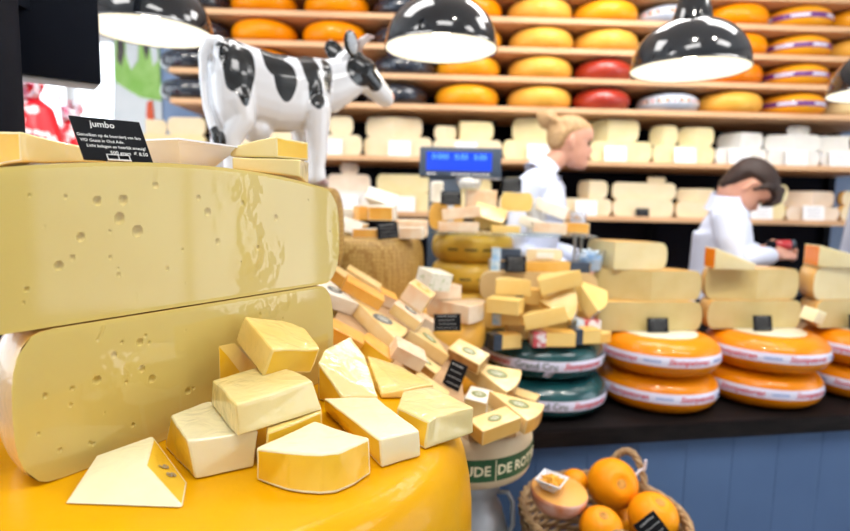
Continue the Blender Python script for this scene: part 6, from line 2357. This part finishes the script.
# dark-haired person, bent over something in the hands
Ym = 2.50
c = at(729, 203, Ym)
ml = Vector((at(722, 230, Ym).x, Ym + 0.03, 0.1))
hl = Vector((c.x - ml.x - 0.02, -0.02, c.z - 0.1 + 0.005))
wz = at(780, 246, Ym).z - 0.1
person('person', ml, R(-24), 0.90, 0.03, Matrix.Rotation(R(18), 3, 'Z') @ hl, R(57), R(10), brown_hair, False, [(0.235, 0.02, wz - 0.035), (0.20, 0.19, wz - 0.03)], [(0.05, -0.19, wz - 0.06), (0.03, 0.25, wz - 0.05)],
       'dark-haired person in a white shirt, head bowed over a small jar in the hands', 0.160, hl.z - 0.03)
jar = empty('spice_jar', (0, 0, 0))
jp_ = at(783, 245, Ym - 0.01)
jar.location = jp_
jar.rotation_euler = (0, R(86), R(-6))
tag(jar, 'small red jar with a black lid held by the dark-haired person', 'jar')
lathe('body', [(0, -0.035), (0.020, -0.035), (0.022, -0.032), (0.022, 0.025), (0.018, 0.03), (0, 0.03)], fruit_red, jar, 24)
lathe('lid', [(0, -0.062), (0.021, -0.062), (0.023, -0.06), (0.023, -0.0365), (0, -0.0365)], plastic_black, jar, 24)
lathe('foot_band', [(0, 0.031), (0.021, 0.031), (0.021, 0.045), (0, 0.045)], plastic_slate, jar, 24)
# third person, mostly out of frame
Yt = 2.62
tl = Vector((at(887, 230, Yt).x, Yt, 0.1))
person('person', tl, R(170), 0.98, 0.0, Vector((0.04, 0, 1.47)), R(4), 0, brown_hair, False, [(0.13, -0.24, 0.92), (0.13, 0.24, 0.92)], [(0.0, -0.27, 1.08), (0.0, 0.27, 1.08)],
       'person at the photo edge of whom only a white sleeve shows', 0.19, 1.40)
# work bench things behind the counter
bench = box('work_bench', (0.75, 2.74, 0.1), (1.85, 2.96, 0.98), plastic_black, None, 0.004)
tag(bench, 'low dark work bench below the cheese shelves behind the people', 'work bench')
F = Fuse()
v, f = [], []
nx, ny = 16, 10
p0, p1 = at(668, 250, 2.62), at(720, 250, 2.62)
cl = bpy.data.objects.new
bm = bmesh.new()
bmesh.ops.create_grid(bm, x_segments=24, y_segments=14, size=0.5)
for vx in bm.verts:
    x, y = vx.co.x, vx.co.y
    vx.co = Vector((x * 0.30, y * 0.20, 0.09 * (0.6 + noise.noise(Vector((x * 4, y * 4, 3)))) * (1 - 3.2 * max(x * x, y * y)) + 0.004))
g = bmesh.ops.solidify(bm, geom=bm.faces[:], thickness=0.003)
o = bm_obj('white_cloth', bm, shirt_white, None, True, 70)
o.location = ((p0.x + p1.x) / 2 - 0.02, 2.84, 0.985)
o.location.z = 0.985 - min(vv.co.z for vv in o.data.vertices)
tag(o, 'crumpled white cloth lying on the bench beside the dark-haired person', 'cloth')
dev = box('label_printer', (-0.06, -0.06, 0), (0.06, 0.06, 0.10), plastic_slate, None, 0.01)
box('paper_slot', (-0.045, -0.0615, 0.06), (0.045, -0.0602, 0.068), plastic_grey, dev)
p = at(800, 235, 2.84)
dev.location = (p.x, 2.84, 0.9805)
tag(dev, 'dim slate-coloured device on the dark bench by the photo edge', 'device')
# ================================================================== light
def area(name, loc, size, power, col, rot=(0, 0, 0), sy=None):
    d = bpy.data.lights.new(name, 'AREA')
    d.energy = power
    d.color = col
    d.shape = 'RECTANGLE'
    d.size = size
    d.size_y = sy or size
    o = bpy.data.objects.new(name, d)
    COL.objects.link(o)
    o.location = loc
    o.rotation_euler = rot
    return o


def spot(name, loc, target, power, col, ang=70, rad=0.05):
    d = bpy.data.lights.new(name, 'SPOT')
    d.energy = power
    d.color = col
    d.spot_size = R(ang)
    d.spot_blend = 0.6
    d.shadow_soft_size = rad
    o = bpy.data.objects.new(name, d)
    COL.objects.link(o)
    o.location = loc
    o.rotation_euler = (Vector(target) - Vector(loc)).to_track_quat('-Z', 'Y').to_euler()
    return o


W = bpy.data.worlds.new('sky')
S.world = W
W.use_nodes = True
bg = W.node_tree.nodes['Background']
bg.inputs['Color'].default_value = (0.86, 0.93, 1.0, 1)
bg.inputs['Strength'].default_value = 4.0
for x, y in ((-1.6, 0.4), (0.2, 0.2), (2.0, 0.6), (-0.6, 1.9), (1.6, 2.0), (0.9, 2.55)):  # unseen ceiling lights; the last is added to brighten the sellers
    area('ceiling_and_fill_light', (x, y, ZC - 0.02), 0.9, 23, (1.0, 0.98, 0.96), sy=0.5)
for x in (-1.7, -0.7, 0.3, 1.3, 2.3):
    spot('track_spot', (x, 1.35, ZC - 0.08), (x * 1.05, 3.4, 1.75), 60, (1.0, 0.92, 0.80), 75)
for x, tx in ((0.55, 0.6), (1.3, 1.3)):
    spot('counter_spot', (x, 0.9, ZC - 0.08), (tx, 1.85, 0.9), 70, (1.0, 0.95, 0.86), 60)
spot('counter_spot', (-0.2, -0.2, ZC - 0.08), (-0.15, 0.8, 1.1), 45, (1.0, 0.96, 0.9), 60)

vs = S.view_settings
vs.view_transform = 'Standard'
vs.look = 'None'
vs.gamma = 1
vs.exposure = -0.38
vs.use_curve_mapping = False
S.cycles.use_denoising = True
S.cycles.max_bounces = 6
S.cycles.sample_clamp_indirect = 6
